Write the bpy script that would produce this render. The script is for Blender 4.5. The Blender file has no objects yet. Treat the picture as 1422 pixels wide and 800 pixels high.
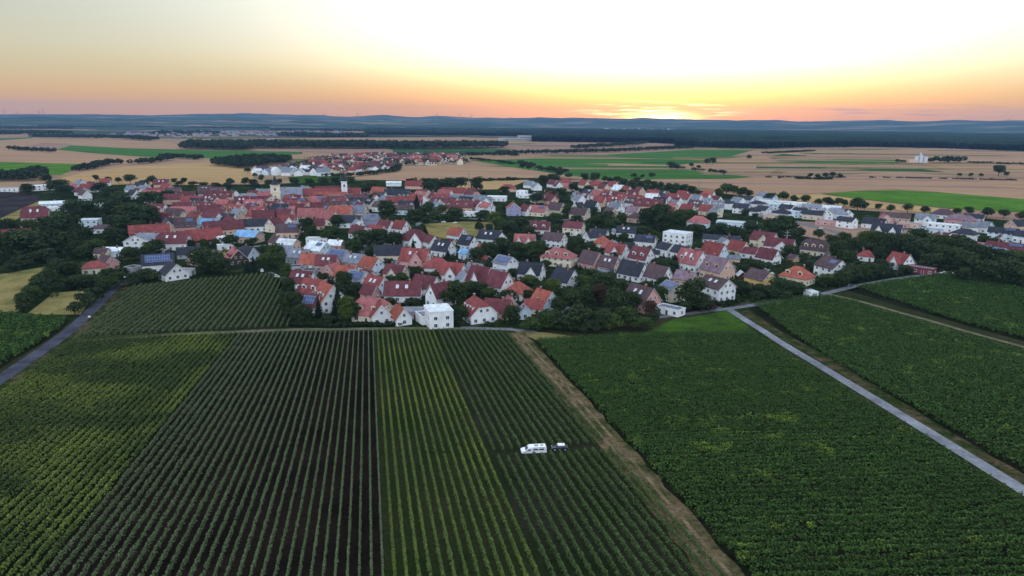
import bpy, bmesh, math, random
import numpy as np
from mathutils import Vector, Matrix
R = math.radians
rng = np.random.default_rng(7)
rnd = random.Random(11)
sc = bpy.context.scene
col = sc.collection

# ------------------------------------------------------------------ camera
CZ = 75.0
FPX = 948.0                      # focal length in pixels of a 1422 px wide frame
PITCH, ROLL = 13.75, 0.50
CAMM = Matrix.Translation((0, 0, CZ)) @ Matrix.Rotation(R(90 - PITCH), 4, 'X') @ Matrix.Rotation(R(ROLL), 4, 'Z')
cam = bpy.data.cameras.new('camera')
cam.sensor_fit = 'HORIZONTAL'; cam.sensor_width = 36.0
cam.lens = 36.0 * FPX / 1422.0
cam.clip_start = 1.0; cam.clip_end = 60000
co = bpy.data.objects.new('camera', cam); col.objects.link(co)
co.matrix_world = CAMM
sc.camera = co

# ------------------------------------------------------------------ sky, sun, exposure
SUN_AZ, SUN_EL = 11.9, 1.6
w = bpy.data.worlds.new('World'); sc.world = w; w.use_nodes = True
nt = w.node_tree; N = nt.nodes; Lk = nt.links
for n in list(N): N.remove(n)
def wn(t, **kw):
    n = N.new(t)
    for k, v in kw.items(): setattr(n, k, v)
    return n
def wmath(op, a, b=None, c=None, clamp=False):
    n = wn('ShaderNodeMath', operation=op, use_clamp=clamp)
    for i, x in enumerate((a, b, c)):
        if x is None: continue
        if isinstance(x, (int, float)): n.inputs[i].default_value = x
        else: Lk.new(x, n.inputs[i])
    return n.outputs[0]
def wmix(f, a, b, blend='MIX'):
    n = wn('ShaderNodeMix', data_type='RGBA', blend_type=blend)
    n.clamp_factor = True
    for sock, x in ((n.inputs[0], f), (n.inputs[6], a), (n.inputs[7], b)):
        if isinstance(x, (int, float)): sock.default_value = x
        elif isinstance(x, tuple): sock.default_value = (*x, 1)
        else: Lk.new(x, sock)
    return n.outputs[2]
sky = wn('ShaderNodeTexSky', sky_type='NISHITA')
sky.sun_disc = False; sky.sun_elevation = R(SUN_EL); sky.sun_rotation = R(SUN_AZ)
sky.altitude = 200; sky.air_density = 1.0; sky.dust_density = 2.0; sky.ozone_density = 1.0
tc = wn('ShaderNodeTexCoord')
sep = wn('ShaderNodeSeparateXYZ'); Lk.new(tc.outputs['Generated'], sep.inputs[0])
el = wmath('MULTIPLY', wmath('ARCSINE', sep.outputs[2]), 57.2958)                       # degrees above the horizon
az = wmath('SUBTRACT', wmath('MULTIPLY', wmath('ARCTAN2', sep.outputs[0], sep.outputs[1]), 57.2958), SUN_AZ)
def ramp(x, stops, lo, hi):
    f = wn('ShaderNodeMapRange'); f.inputs[1].default_value = lo; f.inputs[2].default_value = hi
    Lk.new(x, f.inputs[0])
    r = wn('ShaderNodeValToRGB'); e = r.color_ramp.elements
    while len(e) > 1: e.remove(e[-1])
    for i, (p, c) in enumerate(stops):
        q = e[0] if i == 0 else e.new((p - lo) / (hi - lo))
        q.position = (p - lo) / (hi - lo); q.color = (*c, 1)
    Lk.new(f.outputs[0], r.inputs[0])
    return r.outputs[0]
# dusk sky: an orange band on the horizon, pale yellow above it, grey green higher up, blue overhead
BASE = [(0.0, (.92, .36, .03)), (1.2, (.86, .42, .06)), (3.0, (.65, .51, .26)), (5.0, (.57, .54, .38)), (7.0, (.47, .49, .40)), (9.5, (.35, .41, .36)), (16, (.46, .54, .62)), (40, (.60, .75, .98)), (90, (.60, .78, 1.08))]
base0 = ramp(el, BASE, 0.0, 90.0)
# the clear half of the sky opposite the sunset is the brighter, bluer one that lights the house fronts
back = wmath('MAXIMUM', wmath('MULTIPLY', wmath('COSINE', wmath('MULTIPLY', az, math.pi / 180)), -1.0), 0.0)
lowb = ramp(el, [(0, (1, 1, 1)), (30, (1, 1, 1)), (65, (.35,) * 3), (90, (.2,) * 3)], 0.0, 90.0)
base = wmix(wmath('MULTIPLY', back, lowb), base0, (1.75, 1.95, 2.25))
# glow round the setting sun, an upright fan of light that widens with height
wid = wmath('ADD', wmath('MULTIPLY', wmath('MAXIMUM', el, 0.0), 1.9), 14.0)
ga = wmath('POWER', wmath('DIVIDE', az, wid), 2.0)
fan = wmath('POWER', 2.71828, wmath('MULTIPLY', ga, -0.9))
up = ramp(el, [(0, (.17,) * 3), (1.0, (.24,) * 3), (2.2, (.46,) * 3), (4.2, (1.0,) * 3), (12, (1.0,) * 3), (30, (.55,) * 3), (70, (0, 0, 0))], 0.0, 90.0)
glow = wmath('MULTIPLY', fan, up)
gcol = ramp(el, [(0, (.72, .22, .08)), (.9, (.82, .36, .13)), (2.0, (1.0, .72, .30)), (3.6, (1.0, .94, .62)), (6, (1.0, .97, .86)), (90, (1, 1, 1))], 0.0, 90.0)
gl = wmix(1.0, gcol, glow, 'MULTIPLY')
add1 = wmix(1.0, base, wmix(1.0, gl, (1.25, 1.25, 1.25), 'MULTIPLY'), 'ADD')
# the sun itself on the horizon, and thin streaks of cloud
d2 = wmath('ADD', wmath('POWER', wmath('DIVIDE', az, 2.2), 2.0), wmath('POWER', wmath('DIVIDE', wmath('SUBTRACT', el, 0.30), .42), 2.0))
core = wmath('MULTIPLY', wmath('POWER', 2.71828, wmath('MULTIPLY', d2, -1.0)), 7.0)
add2 = wmix(1.0, add1, wmix(1.0, (1.0, .72, .22), core, 'MULTIPLY'), 'ADD')
cmb = wn('ShaderNodeCombineXYZ'); Lk.new(wmath('MULTIPLY', az, .16), cmb.inputs[0]); Lk.new(wmath('MULTIPLY', el, 2.6), cmb.inputs[1])
nz = wn('ShaderNodeTexNoise'); nz.inputs['Scale'].default_value = 1.6; nz.inputs['Detail'].default_value = 4.0; Lk.new(cmb.outputs[0], nz.inputs['Vector'])
cl = wmath('SMOOTH_MIN', 1.0, wmath('MULTIPLY', wmath('MAXIMUM', wmath('SUBTRACT', nz.outputs[0], .52), 0.0), 9.0), .1)
eb = wmath('POWER', 2.71828, wmath('MULTIPLY', wmath('POWER', wmath('DIVIDE', wmath('SUBTRACT', el, .75), .55), 2.0), -1.0))
ab = wmath('POWER', 2.71828, wmath('MULTIPLY', wmath('POWER', wmath('DIVIDE', az, 3.8), 2.0), -1.0))
ab2 = wmath('POWER', 2.71828, wmath('MULTIPLY', wmath('POWER', wmath('DIVIDE', wmath('SUBTRACT', az, 14.0), 9.0), 2.0), -1.0))
bright = wmath('MULTIPLY', wmath('MULTIPLY', cl, eb), ab)
grey = wmath('MULTIPLY', wmath('MULTIPLY', cl, eb), ab2)
add3 = wmix(1.0, add2, wmix(1.0, (1.0, .78, .36), wmath('MULTIPLY', bright, 8.0), 'MULTIPLY'), 'ADD')
add4 = wmix(wmath('MULTIPLY', grey, .85), add3, (.42, .28, .25))
bg1 = wn('ShaderNodeBackground'); bg1.inputs[1].default_value = 1.0; Lk.new(add4, bg1.inputs[0])
bg2 = wn('ShaderNodeBackground'); bg2.inputs[1].default_value = 0.06; Lk.new(sky.outputs[0], bg2.inputs[0])
ads = wn('ShaderNodeAddShader'); Lk.new(bg1.outputs[0], ads.inputs[0]); Lk.new(bg2.outputs[0], ads.inputs[1])
wo = wn('ShaderNodeOutputWorld'); Lk.new(ads.outputs[0], wo.inputs[0])

sl = bpy.data.lights.new('sun', 'SUN'); sl.energy = 0.5; sl.angle = R(0.6); sl.color = (1.0, .62, .34)
so = bpy.data.objects.new('sun', sl); col.objects.link(so)
sd = Vector((math.sin(R(SUN_AZ)) * math.cos(R(SUN_EL)), math.cos(R(SUN_AZ)) * math.cos(R(SUN_EL)), math.sin(R(SUN_EL))))
so.rotation_euler = sd.to_track_quat('Z', 'Y').to_euler()

sc.view_settings.view_transform = 'Standard'; sc.view_settings.look = 'None'
sc.view_settings.exposure = 0.0; sc.view_settings.gamma = 1.0; sc.view_settings.use_curve_mapping = False
cy = sc.cycles
cy.use_denoising = True
try: cy.denoiser = 'OPENIMAGEDENOISE'
except Exception: pass
cy.max_bounces = 4; cy.diffuse_bounces = 2; cy.glossy_bounces = 2; cy.transmission_bounces = 2; cy.volume_bounces = 0; cy.transparent_max_bounces = 8

# ------------------------------------------------------------------ ground shape and picture-to-ground helpers
def _f(y):
    if y >= 285: return 0.0
    if y >= 205: return 0.08 * (285 - y) ** 2 / 160.0
    return 3.2 + 0.08 * (205 - y)
KN = [-60 + 10 * i for i in range(36)]            # knots of the slope, -60 .. 290
KZ = [_f(y) for y in KN]
def fz(y): return float(np.interp(y, KN, KZ)) if y < KN[-1] else 0.0
def fzv(y): return np.interp(y, KN, KZ)
R3 = CAMM.to_3x3()
def at(u, v, h=0.0):
    d = R3 @ Vector(((u - 711.0) / FPX, (400.0 - v) / FPX, -1.0))
    lo, hi = 1.0, 60000.0
    for _ in range(60):
        m = .5 * (lo + hi)
        if CZ + m * d.z - fz(m * d.y) - h > 0: lo = m
        else: hi = m
    return Vector((lo * d.x, lo * d.y, fz(lo * d.y) + h))
INV = CAMM.inverted()
def proj(p):
    q = INV @ Vector(p)
    return (711 + FPX * q.x / -q.z, 400 - FPX * q.y / -q.z, -q.z)
def ppm(p): return FPX / proj(p)[2]               # picture pixels per metre at p

# ------------------------------------------------------------------ materials
M = {}
def mat(name, c, rough=.85, var=.25, scale=1.0, c2=None, rand=.0, kind='noise', coord='Object', thr=(.35, .65), spec=.3, detail=5.0, stretch=None, fine=None, bump=0.0):
    if coord == 'World': spec = 0.0                   # earth and crops have no gloss
    m = bpy.data.materials.new(name); m.use_nodes = True
    t = m.node_tree; b = t.nodes['Principled BSDF']
    b.inputs['Roughness'].default_value = rough
    b.inputs['Specular IOR Level'].default_value = spec
    n = t.nodes.new('ShaderNodeTexNoise'); n.inputs['Scale'].default_value = scale; n.inputs['Detail'].default_value = detail
    co_ = t.nodes.new('ShaderNodeTexCoord')
    src = co_.outputs['Object']
    if coord == 'World':
        g = t.nodes.new('ShaderNodeNewGeometry'); src = g.outputs['Position']
    if stretch:
        mp = t.nodes.new('ShaderNodeMapping'); t.links.new(src, mp.inputs[0])
        mp.inputs['Rotation'].default_value = (0, 0, stretch[0]); mp.inputs['Scale'].default_value = stretch[1]
        src = mp.outputs[0]
    t.links.new(src, n.inputs['Vector'])
    r = t.nodes.new('ShaderNodeValToRGB')
    ca = c if c2 else tuple(x * (1 - var) for x in c)
    cb = c2 if c2 else tuple(min(1, x * (1 + var)) for x in c)
    r.color_ramp.elements[0].position = thr[0]; r.color_ramp.elements[0].color = (*ca, 1)
    r.color_ramp.elements[1].position = thr[1]; r.color_ramp.elements[1].color = (*cb, 1)
    t.links.new(n.outputs[0], r.inputs[0])
    out = r.outputs[0]
    if fine:
        n2 = t.nodes.new('ShaderNodeTexNoise'); n2.inputs['Scale'].default_value = fine[0]; n2.inputs['Detail'].default_value = 3
        t.links.new(src, n2.inputs['Vector'])
        mr = t.nodes.new('ShaderNodeMapRange'); mr.inputs[1].default_value = .3; mr.inputs[2].default_value = .7
        mr.inputs[3].default_value = 1 - fine[1]; mr.inputs[4].default_value = 1 + fine[1]
        t.links.new(n2.outputs[0], mr.inputs[0])
        vm = t.nodes.new('ShaderNodeVectorMath'); vm.operation = 'SCALE'
        t.links.new(out, vm.inputs[0]); t.links.new(mr.outputs[0], vm.inputs['Scale']); out = vm.outputs[0]
        if bump:
            bp = t.nodes.new('ShaderNodeBump'); bp.inputs['Strength'].default_value = bump; bp.inputs['Distance'].default_value = .15
            t.links.new(n2.outputs[0], bp.inputs['Height']); t.links.new(bp.outputs[0], b.inputs['Normal'])
    if rand:
        oi = t.nodes.new('ShaderNodeObjectInfo')
        mr = t.nodes.new('ShaderNodeMapRange'); mr.inputs[3].default_value = 1 - rand; mr.inputs[4].default_value = 1 + rand
        t.links.new(oi.outputs['Random'], mr.inputs[0])
        vm = t.nodes.new('ShaderNodeVectorMath'); vm.operation = 'SCALE'
        t.links.new(out, vm.inputs[0]); t.links.new(mr.outputs[0], vm.inputs['Scale']); out = vm.outputs[0]
    t.links.new(out, b.inputs['Base Color'])
    M[name] = m
    return m
def leafmat(name, cs, clump=.06, rand=.18, patch=None):
    """leaves: every leaf its own tone, large patches of another tone across the plot"""
    m = bpy.data.materials.new(name); m.use_nodes = True
    t = m.node_tree; b = t.nodes['Principled BSDF']
    b.inputs['Roughness'].default_value = .7; b.inputs['Specular IOR Level'].default_value = .06
    g = t.nodes.new('ShaderNodeNewGeometry')
    r = t.nodes.new('ShaderNodeValToRGB'); e = r.color_ramp.elements
    while len(e) > 1: e.remove(e[-1])
    for i, c in enumerate(cs):
        q = e[0] if i == 0 else e.new(i / (len(cs) - 1))
        q.position = i / (len(cs) - 1); q.color = (*c, 1)
    t.links.new(g.outputs['Random Per Island'], r.inputs[0])
    out = r.outputs[0]
    if patch:
        n = t.nodes.new('ShaderNodeTexNoise'); n.inputs['Scale'].default_value = patch[0]; n.inputs['Detail'].default_value = 4
        t.links.new(g.outputs['Position'], n.inputs['Vector'])
        mr = t.nodes.new('ShaderNodeMapRange'); mr.inputs[1].default_value = patch[2]; mr.inputs[2].default_value = patch[3]
        t.links.new(n.outputs[0], mr.inputs[0])
        mx = t.nodes.new('ShaderNodeMix'); mx.data_type = 'RGBA'
        t.links.new(mr.outputs[0], mx.inputs[0]); t.links.new(out, mx.inputs[6])
        mm = t.nodes.new('ShaderNodeMix'); mm.data_type = 'RGBA'; mm.blend_type = 'MULTIPLY'; mm.inputs[0].default_value = 1
        t.links.new(out, mm.inputs[6]); mm.inputs[7].default_value = (*patch[1], 1)
        t.links.new(mm.outputs[2], mx.inputs[7]); out = mx.outputs[2]
    if rand:
        oi = t.nodes.new('ShaderNodeObjectInfo')
        mr = t.nodes.new('ShaderNodeMapRange'); mr.inputs[3].default_value = 1 - rand; mr.inputs[4].default_value = 1 + rand
        t.links.new(oi.outputs['Random'], mr.inputs[0])
        vm = t.nodes.new('ShaderNodeVectorMath'); vm.operation = 'SCALE'
        t.links.new(out, vm.inputs[0]); t.links.new(mr.outputs[0], vm.inputs['Scale']); out = vm.outputs[0]
    t.links.new(out, b.inputs['Base Color'])
    tr = t.nodes.new('ShaderNodeBsdfTranslucent'); t.links.new(out, tr.inputs[0])
    ms = t.nodes.new('ShaderNodeMixShader'); ms.inputs[0].default_value = .25
    t.links.new(b.outputs[0], ms.inputs[1]); t.links.new(tr.outputs[0], ms.inputs[2])
    t.links.new(ms.outputs[0], t.nodes['Material Output'].inputs[0])
    M[name] = m
    return m

WALLS = {'W': (.74, .75, .76), 'C': (.66, .58, .44), 'P': (.58, .30, .28), 'O': (.62, .42, .32), 'Y': (.66, .46, .16), 'G': (.34, .34, .36),
         'B': (.07, .045, .035), 'L': (.56, .66, .74), 'V': (.34, .33, .50), 'X': (.20, .05, .06)}
for k, c in WALLS.items(): mat('wall_' + k, c, .9, .10, .35, rand=.08, fine=(3, .06), spec=.15)
ROOFS = {'R': (.215, .054, .052), 'T': (.30, .085, .060), 'M': (.120, .036, .043), 'K': (.030, .033, .046), 'U': (.085, .054, .060), 'S': (.18, .195, .235),
         'N': (.60, .64, .66), 'A': (.17, .33, .52), 'Q': (.31, .105, .105), 'V': (.20, .135, .165)}
for k, c in ROOFS.items(): mat('roof_' + k, c, .8, .22, .45, rand=.16, fine=(3.2, .22), bump=.3, spec=.18)
mat('glass_dark', (.025, .03, .04), .12, .3, .5, spec=.6)
mat('frame_white', (.7, .7, .7), .6, .05)
mat('chimney_brick', (.24, .10, .07), .9, .3, 3.0)
mat('metal_pale', (.55, .57, .6), .5, .08)
mat('metal_grey', (.22, .23, .25), .5, .1)
mat('wood_dark', (.06, .04, .03), .8, .3, 2)
mat('bark', (.07, .05, .035), .95, .3, 3)
mat('car_white', (.78, .80, .82), .25, .03, spec=.5)
mat('car_dark', (.025, .03, .045), .25, .1, spec=.5)
mat('car_red', (.30, .03, .03), .25, .1, spec=.5)
mat('tyre', (.02, .02, .02), .9, .1)
# solar panel: dark blue cells under a pale grid
m = bpy.data.materials.new('solar'); m.use_nodes = True; t = m.node_tree; b = t.nodes['Principled BSDF']
br = t.nodes.new('ShaderNodeTexBrick'); br.offset = 0; br.inputs['Scale'].default_value = 1
br.inputs['Brick Width'].default_value = 1.1; br.inputs['Row Height'].default_value = 1.7; br.inputs['Mortar Size'].default_value = .05
br.inputs['Color1'].default_value = (.03, .055, .16, 1); br.inputs['Color2'].default_value = (.045, .075, .20, 1); br.inputs['Mortar'].default_value = (.25, .27, .32, 1)
uvn = t.nodes.new('ShaderNodeTexCoord'); t.links.new(uvn.outputs['UV'], br.inputs['Vector'])
t.links.new(br.outputs[0], b.inputs['Base Color']); b.inputs['Roughness'].default_value = .25; M['solar'] = m

TAN = (.33, .205, .125)
mat('ground_plain', (.30, .19, .12), .95, c2=(.10, .125, .05), scale=.0022, coord='World', thr=(.53, .60), stretch=(R(8), (.55, 2.0, 1)), fine=(.02, .10))
mat('wheat', TAN, .95, .10, .012, coord='World', fine=(.16, .08), stretch=(R(6), (.35, 1.5, 1)))
mat('wheat_gold', (.38, .245, .115), .95, .10, .012, coord='World', fine=(.16, .09), stretch=(R(-12), (.35, 1.5, 1)))
mat('stubble', (.27, .17, .125), .95, .10, .01, coord='World', fine=(.1, .08), stretch=(R(3), (.3, 1.6, 1)))
mat('crop_green', (.050, .125, .030), .95, .16, .012, coord='World', fine=(.2, .12), stretch=(R(4), (.35, 1.4, 1)))
mat('crop_dark', (.035, .085, .030), .95, .15, .012, coord='World', fine=(.2, .12))
mat('crop_bright', (.070, .155, .022), .95, .18, .03, coord='World', fine=(.3, .15))
mat('soil_dark', (.036, .031, .032), .95, .25, .05, coord='World', fine=(.5, .2))
mat('meadow_dry', (.24, .19, .075), .95, c2=(.10, .11, .035), scale=.08, coord='World', thr=(.42, .68), fine=(.9, .2))
mat('lawn', (.014, .026, .008), .95, c2=(.075, .070, .040), scale=.075, coord='World', thr=(.54, .74), fine=(.5, .25))
mat('grass_bright', (.050, .105, .014), .95, c2=(.028, .050, .012), scale=.09, coord='World', fine=(1.0, .25))
mat('plot_slope', (.016, .026, .008), .95, c2=(.04, .038, .018), scale=.05, coord='World', fine=(1.0, .3))
mat('asphalt', (.060, .062, .082), .9, .30, .14, coord='World', fine=(1.4, .22))
mat('asphalt_pale', (.19, .20, .22), .9, .26, .12, coord='World', fine=(1.2, .22))
mat('street_grey', (.15, .15, .165), .9, .2, .3, coord='World')
mat('gravel_path', (.17, .145, .105), .95, c2=(.085, .09, .045), scale=.3, coord='World', fine=(2, .2))
mat('track_dry', (.135, .098, .055), .95, c2=(.040, .048, .016), scale=.16, coord='World', thr=(.40, .62), fine=(1.3, .45))
mat('rut', (.19, .14, .085), .95, c2=(.095, .075, .040), scale=.25, coord='World', fine=(1.5, .35))
mat('verge_brown', (.085, .062, .038), .95, c2=(.024, .036, .010), scale=.22, coord='World', thr=(.36, .56), fine=(1.2, .45))
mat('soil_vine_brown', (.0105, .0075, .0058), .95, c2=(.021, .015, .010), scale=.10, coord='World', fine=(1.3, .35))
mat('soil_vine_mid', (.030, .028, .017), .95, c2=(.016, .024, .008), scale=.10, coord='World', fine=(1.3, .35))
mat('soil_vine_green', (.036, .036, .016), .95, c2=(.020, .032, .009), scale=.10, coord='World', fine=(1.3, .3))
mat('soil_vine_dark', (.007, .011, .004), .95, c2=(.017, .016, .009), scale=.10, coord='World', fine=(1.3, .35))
mat('far_land', (.034, .056, .038), .95, c2=(.20, .14, .09), scale=.0014, coord='World', thr=(.54, .60), stretch=(R(5), (.45, 2.0, 1)), fine=(.014, .5))
mat('hill', (.036, .060, .044), .95, c2=(.18, .15, .11), scale=.0019, coord='World', thr=(.53, .60), stretch=(0, (.5, 1.5, 1)), fine=(.008, .5))
mat('forest_far', (.022, .038, .022), .95, .55, .006, coord='World', fine=(.08, .4))

leafmat('leaf_dark', [(0.0170, 0.0296, 0.0116), (0.0314, 0.0516, 0.0188), (0.0541, 0.0796, 0.0286)])
leafmat('leaf_mid', [(0.0241, 0.0437, 0.0122), (0.0421, 0.0683, 0.0185), (0.0670, 0.0985, 0.0277)])
leafmat('leaf_light', [(.045, .070, .016), (.065, .100, .022), (.10, .135, .03)])
leafmat('leaf_red', [(.05, .025, .02), (.075, .04, .03), (.06, .05, .025)])
leafmat('leaf_conifer', [(.010, .018, .012), (.016, .027, .017), (.024, .036, .022)], rand=.1)
leafmat('vine_yellow', [(0.0350, 0.0642, 0.0185), (0.0618, 0.0992, 0.0277), (0.1091, 0.1548, 0.0459)], rand=.08, patch=(.040, (2.3, 1.9, 1.45), .45, .57))
leafmat('vine_dark', [(0.0610, 0.0931, 0.0419), (0.0978, 0.1344, 0.0612), (0.1578, 0.2036, 0.0993)], rand=.08)
leafmat('vine_bright', [(0.0560, 0.0960, 0.0218), (0.0898, 0.1378, 0.0325), (0.1368, 0.1846, 0.0491)], rand=.08, patch=(.04, (1.5, 1.3, 1.0), .45, .62))
leafmat('vine_mid', [(0.0402, 0.0734, 0.0237), (0.0640, 0.1044, 0.0330), (0.1087, 0.1605, 0.0549)], rand=.08)
leafmat('vine_upper', [(0.0730, 0.1054, 0.0433), (0.1076, 0.1448, 0.0594), (0.1532, 0.1903, 0.0835)], rand=.08)
leafmat('vine_mass', [(0.0206, 0.0499, 0.0116), (0.0402, 0.0850, 0.0188), (0.0827, 0.1445, 0.0346)], rand=.12, patch=(.16, (3.2, 2.3, 1.6), .60, .74))
leafmat('wood_leaf', [(.014, .024, .012), (.022, .036, .015), (.034, .050, .02)], rand=0)

# ------------------------------------------------------------------ mesh helpers
class MB:
    def __init__(s): s.v = []; s.f = []; s.m = []; s.mats = []; s.uv = {}
    def mi(s, name):
        if name not in s.mats: s.mats.append(name)
        return s.mats.index(name)
    def face(s, pts, mname, uv=None):
        i = len(s.v); s.v += [tuple(p) for p in pts]; s.f.append(tuple(range(i, i + len(pts)))); s.m.append(s.mi(mname))
        if uv: s.uv[len(s.f) - 1] = uv
    def box(s, c, d, mname, rz=0.0, skip=''):
        cx, cy_, cz = c; dx, dy, dz = d[0] / 2, d[1] / 2, d[2] / 2
        ca, sa = math.cos(rz), math.sin(rz)
        P = lambda x, y, z: (cx + x * ca - y * sa, cy_ + x * sa + y * ca, cz + z)
        V = [P(x, y, z) for z in (-dz, dz) for y in (-dy, dy) for x in (-dx, dx)]
        for key, q in (('b', (0, 2, 3, 1)), ('t', (4, 5, 7, 6)), ('f', (0, 1, 5, 4)), ('k', (2, 6, 7, 3)), ('l', (0, 4, 6, 2)), ('r', (1, 3, 7, 5))):
            if key in skip: continue
            s.face([V[i] for i in q], mname)
    def prism(s, poly, axis_from, axis_to, mname, caps=True):
        """extrude a closed (y,z) polygon along x"""
        n = len(poly)
        a = [(axis_from, y, z) for y, z in poly]; b_ = [(axis_to, y, z) for y, z in poly]
        for i in range(n):
            j = (i + 1) % n
            s.face([a[i], a[j], b_[j], b_[i]], mname)
        if caps: s.face(a[::-1], mname); s.face(b_, mname)
    def tube(s, p0, p1, r0, r1, mname, n=8):
        p0 = Vector(p0); p1 = Vector(p1); d = (p1 - p0).normalized()
        a = d.orthogonal().normalized(); b_ = d.cross(a)
        A = [p0 + (a * math.cos(2 * math.pi * i / n) + b_ * math.sin(2 * math.pi * i / n)) * r0 for i in range(n)]
        B = [p1 + (a * math.cos(2 * math.pi * i / n) + b_ * math.sin(2 * math.pi * i / n)) * r1 for i in range(n)]
        for i in range(n):
            j = (i + 1) % n
            s.face([A[i], A[j], B[j], B[i]], mname)
        s.face(A[::-1], mname); s.face(B, mname)
    def mesh(s, name):
        me = bpy.data.meshes.new(name); me.from_pydata(s.v, [], s.f)
        for mn in s.mats: me.materials.append(M[mn])
        me.polygons.foreach_set('material_index', s.m)
        if s.uv:
            ul = me.uv_layers.new(name='UVMap')
            for fi, uv in s.uv.items():
                for k, li in enumerate(me.polygons[fi].loop_indices): ul.data[li].uv = uv[k]
        me.update()
        return me
    def build(s, name, parent=None): return link(name, s.mesh(name), parent)
def link(name, me, parent=None, loc=None, rz=None):
    o = bpy.data.objects.new(name, me); col.objects.link(o)
    if parent: o.parent = parent
    if loc is not None: o.location = loc
    if rz is not None: o.rotation_euler = (0, 0, rz)
    return o
def tag(o, label=None, cat=None, group=None, kind=None):
    if label: o['label'] = label
    if cat: o['category'] = cat
    if group: o['group'] = group
    if kind: o['kind'] = kind
    return o
def empty(name, loc, rz=0.0):
    o = bpy.data.objects.new(name, None); col.objects.link(o); o.location = loc; o.rotation_euler = (0, 0, rz); o.empty_display_size = .5
    return o
def quads(name, P, matname):
    """P: (n,4,3) array -> one mesh of loose quads"""
    n = len(P); me = bpy.data.meshes.new(name)
    me.vertices.add(n * 4); me.vertices.foreach_set('co', np.ascontiguousarray(P, dtype=np.float32).ravel())
    me.loops.add(n * 4); me.loops.foreach_set('vertex_index', np.arange(n * 4, dtype=np.int32))
    me.polygons.add(n); me.polygons.foreach_set('loop_start', np.arange(0, n * 4, 4, dtype=np.int32))
    try: me.polygons.foreach_set('loop_total', np.full(n, 4, dtype=np.int32))
    except Exception: pass
    me.materials.append(M[matname]); me.update(calc_edges=True)
    return me
def leafquads(C, Nn, size, aspect=1.0):
    """leaf-like quads: centres C, normals Nn, half sizes size"""
    n = len(C)
    Nn = Nn / (np.linalg.norm(Nn, axis=1, keepdims=True) + 1e-9)
    a = rng.normal(size=(n, 3)); a -= Nn * (a * Nn).sum(1, keepdims=True); a /= np.linalg.norm(a, axis=1, keepdims=True) + 1e-9
    b_ = np.cross(Nn, a); s = size.reshape(-1, 1)
    k1 = rng.uniform(.6, 1.2, (n, 1)); k2 = rng.uniform(.6, 1.2, (n, 1))
    return np.stack([C - a * s * k1, C - b_ * s * k2 * aspect, C + a * s, C + b_ * s * aspect], axis=1)

def drape(name, pts, mname, off, world=False, kind='structure'):
    """a sheet on the ground inside a polygon given by picture points or ground points"""
    P = [Vector((p[0], p[1], 0)) for p in pts] if world else [at(*p) for p in pts]
    bm = bmesh.new()
    f = bm.faces.new([bm.verts.new((p.x, p.y, 0)) for p in P])
    bmesh.ops.triangulate(bm, faces=[f])
    ys = [p.y for p in P]
    for k in KN:
        if min(ys) < k < max(ys):
            bmesh.ops.bisect_plane(bm, geom=bm.verts[:] + bm.edges[:] + bm.faces[:], plane_co=(0, k, 0), plane_no=(0, 1, 0))
    for vtx in bm.verts: vtx.co.z = fz(vtx.co.y) + off
    bmesh.ops.recalc_face_normals(bm, faces=bm.faces[:])
    if sum(fc.normal.z for fc in bm.faces) < 0: bmesh.ops.reverse_faces(bm, faces=bm.faces[:])
    me = bpy.data.meshes.new(name); bm.to_mesh(me); bm.free(); me.materials.append(M[mname])
    o = link(name, me); o['kind'] = kind
    return o
def strip(name, line, width, mname, off, rag=0.0, shift=0.0):
    """a road or path along picture points, width in metres"""
    P = [at(*p) for p in line]; P = [Vector((p.x, p.y, 0)) for p in P]
    out = []
    for a, b_ in zip(P, P[1:]):                      # resample so that it follows the slope
        n = max(1, int((b_ - a).length / 4))
        out += [a.lerp(b_, i / n) for i in range(n)]
    out.append(P[-1]); P = out
    L, Rr = [], []
    for i, p in enumerate(P):
        d = (P[min(i + 1, len(P) - 1)] - P[max(i - 1, 0)]).normalized(); nn = Vector((-d.y, d.x, 0)) * width / 2; sh = Vector((-d.y, d.x, 0)) * shift
        L.append(p + sh + nn * (1 + rnd.uniform(-rag, rag))); Rr.append(p + sh - nn * (1 + rnd.uniform(-rag, rag)))
    V = []; F = []
    for l, r_ in zip(L, Rr): V += [(l.x, l.y, fz(l.y) + off), (r_.x, r_.y, fz(r_.y) + off)]
    for i in range(len(L) - 1): F.append((2 * i, 2 * i + 1, 2 * i + 3, 2 * i + 2))
    me = bpy.data.meshes.new(name); me.from_pydata(V, [], F); me.materials.append(M[mname])
    if me.polygons[0].normal.z < 0: me.flip_normals()
    o = link(name, me); o['kind'] = 'structure'
    return o

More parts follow.
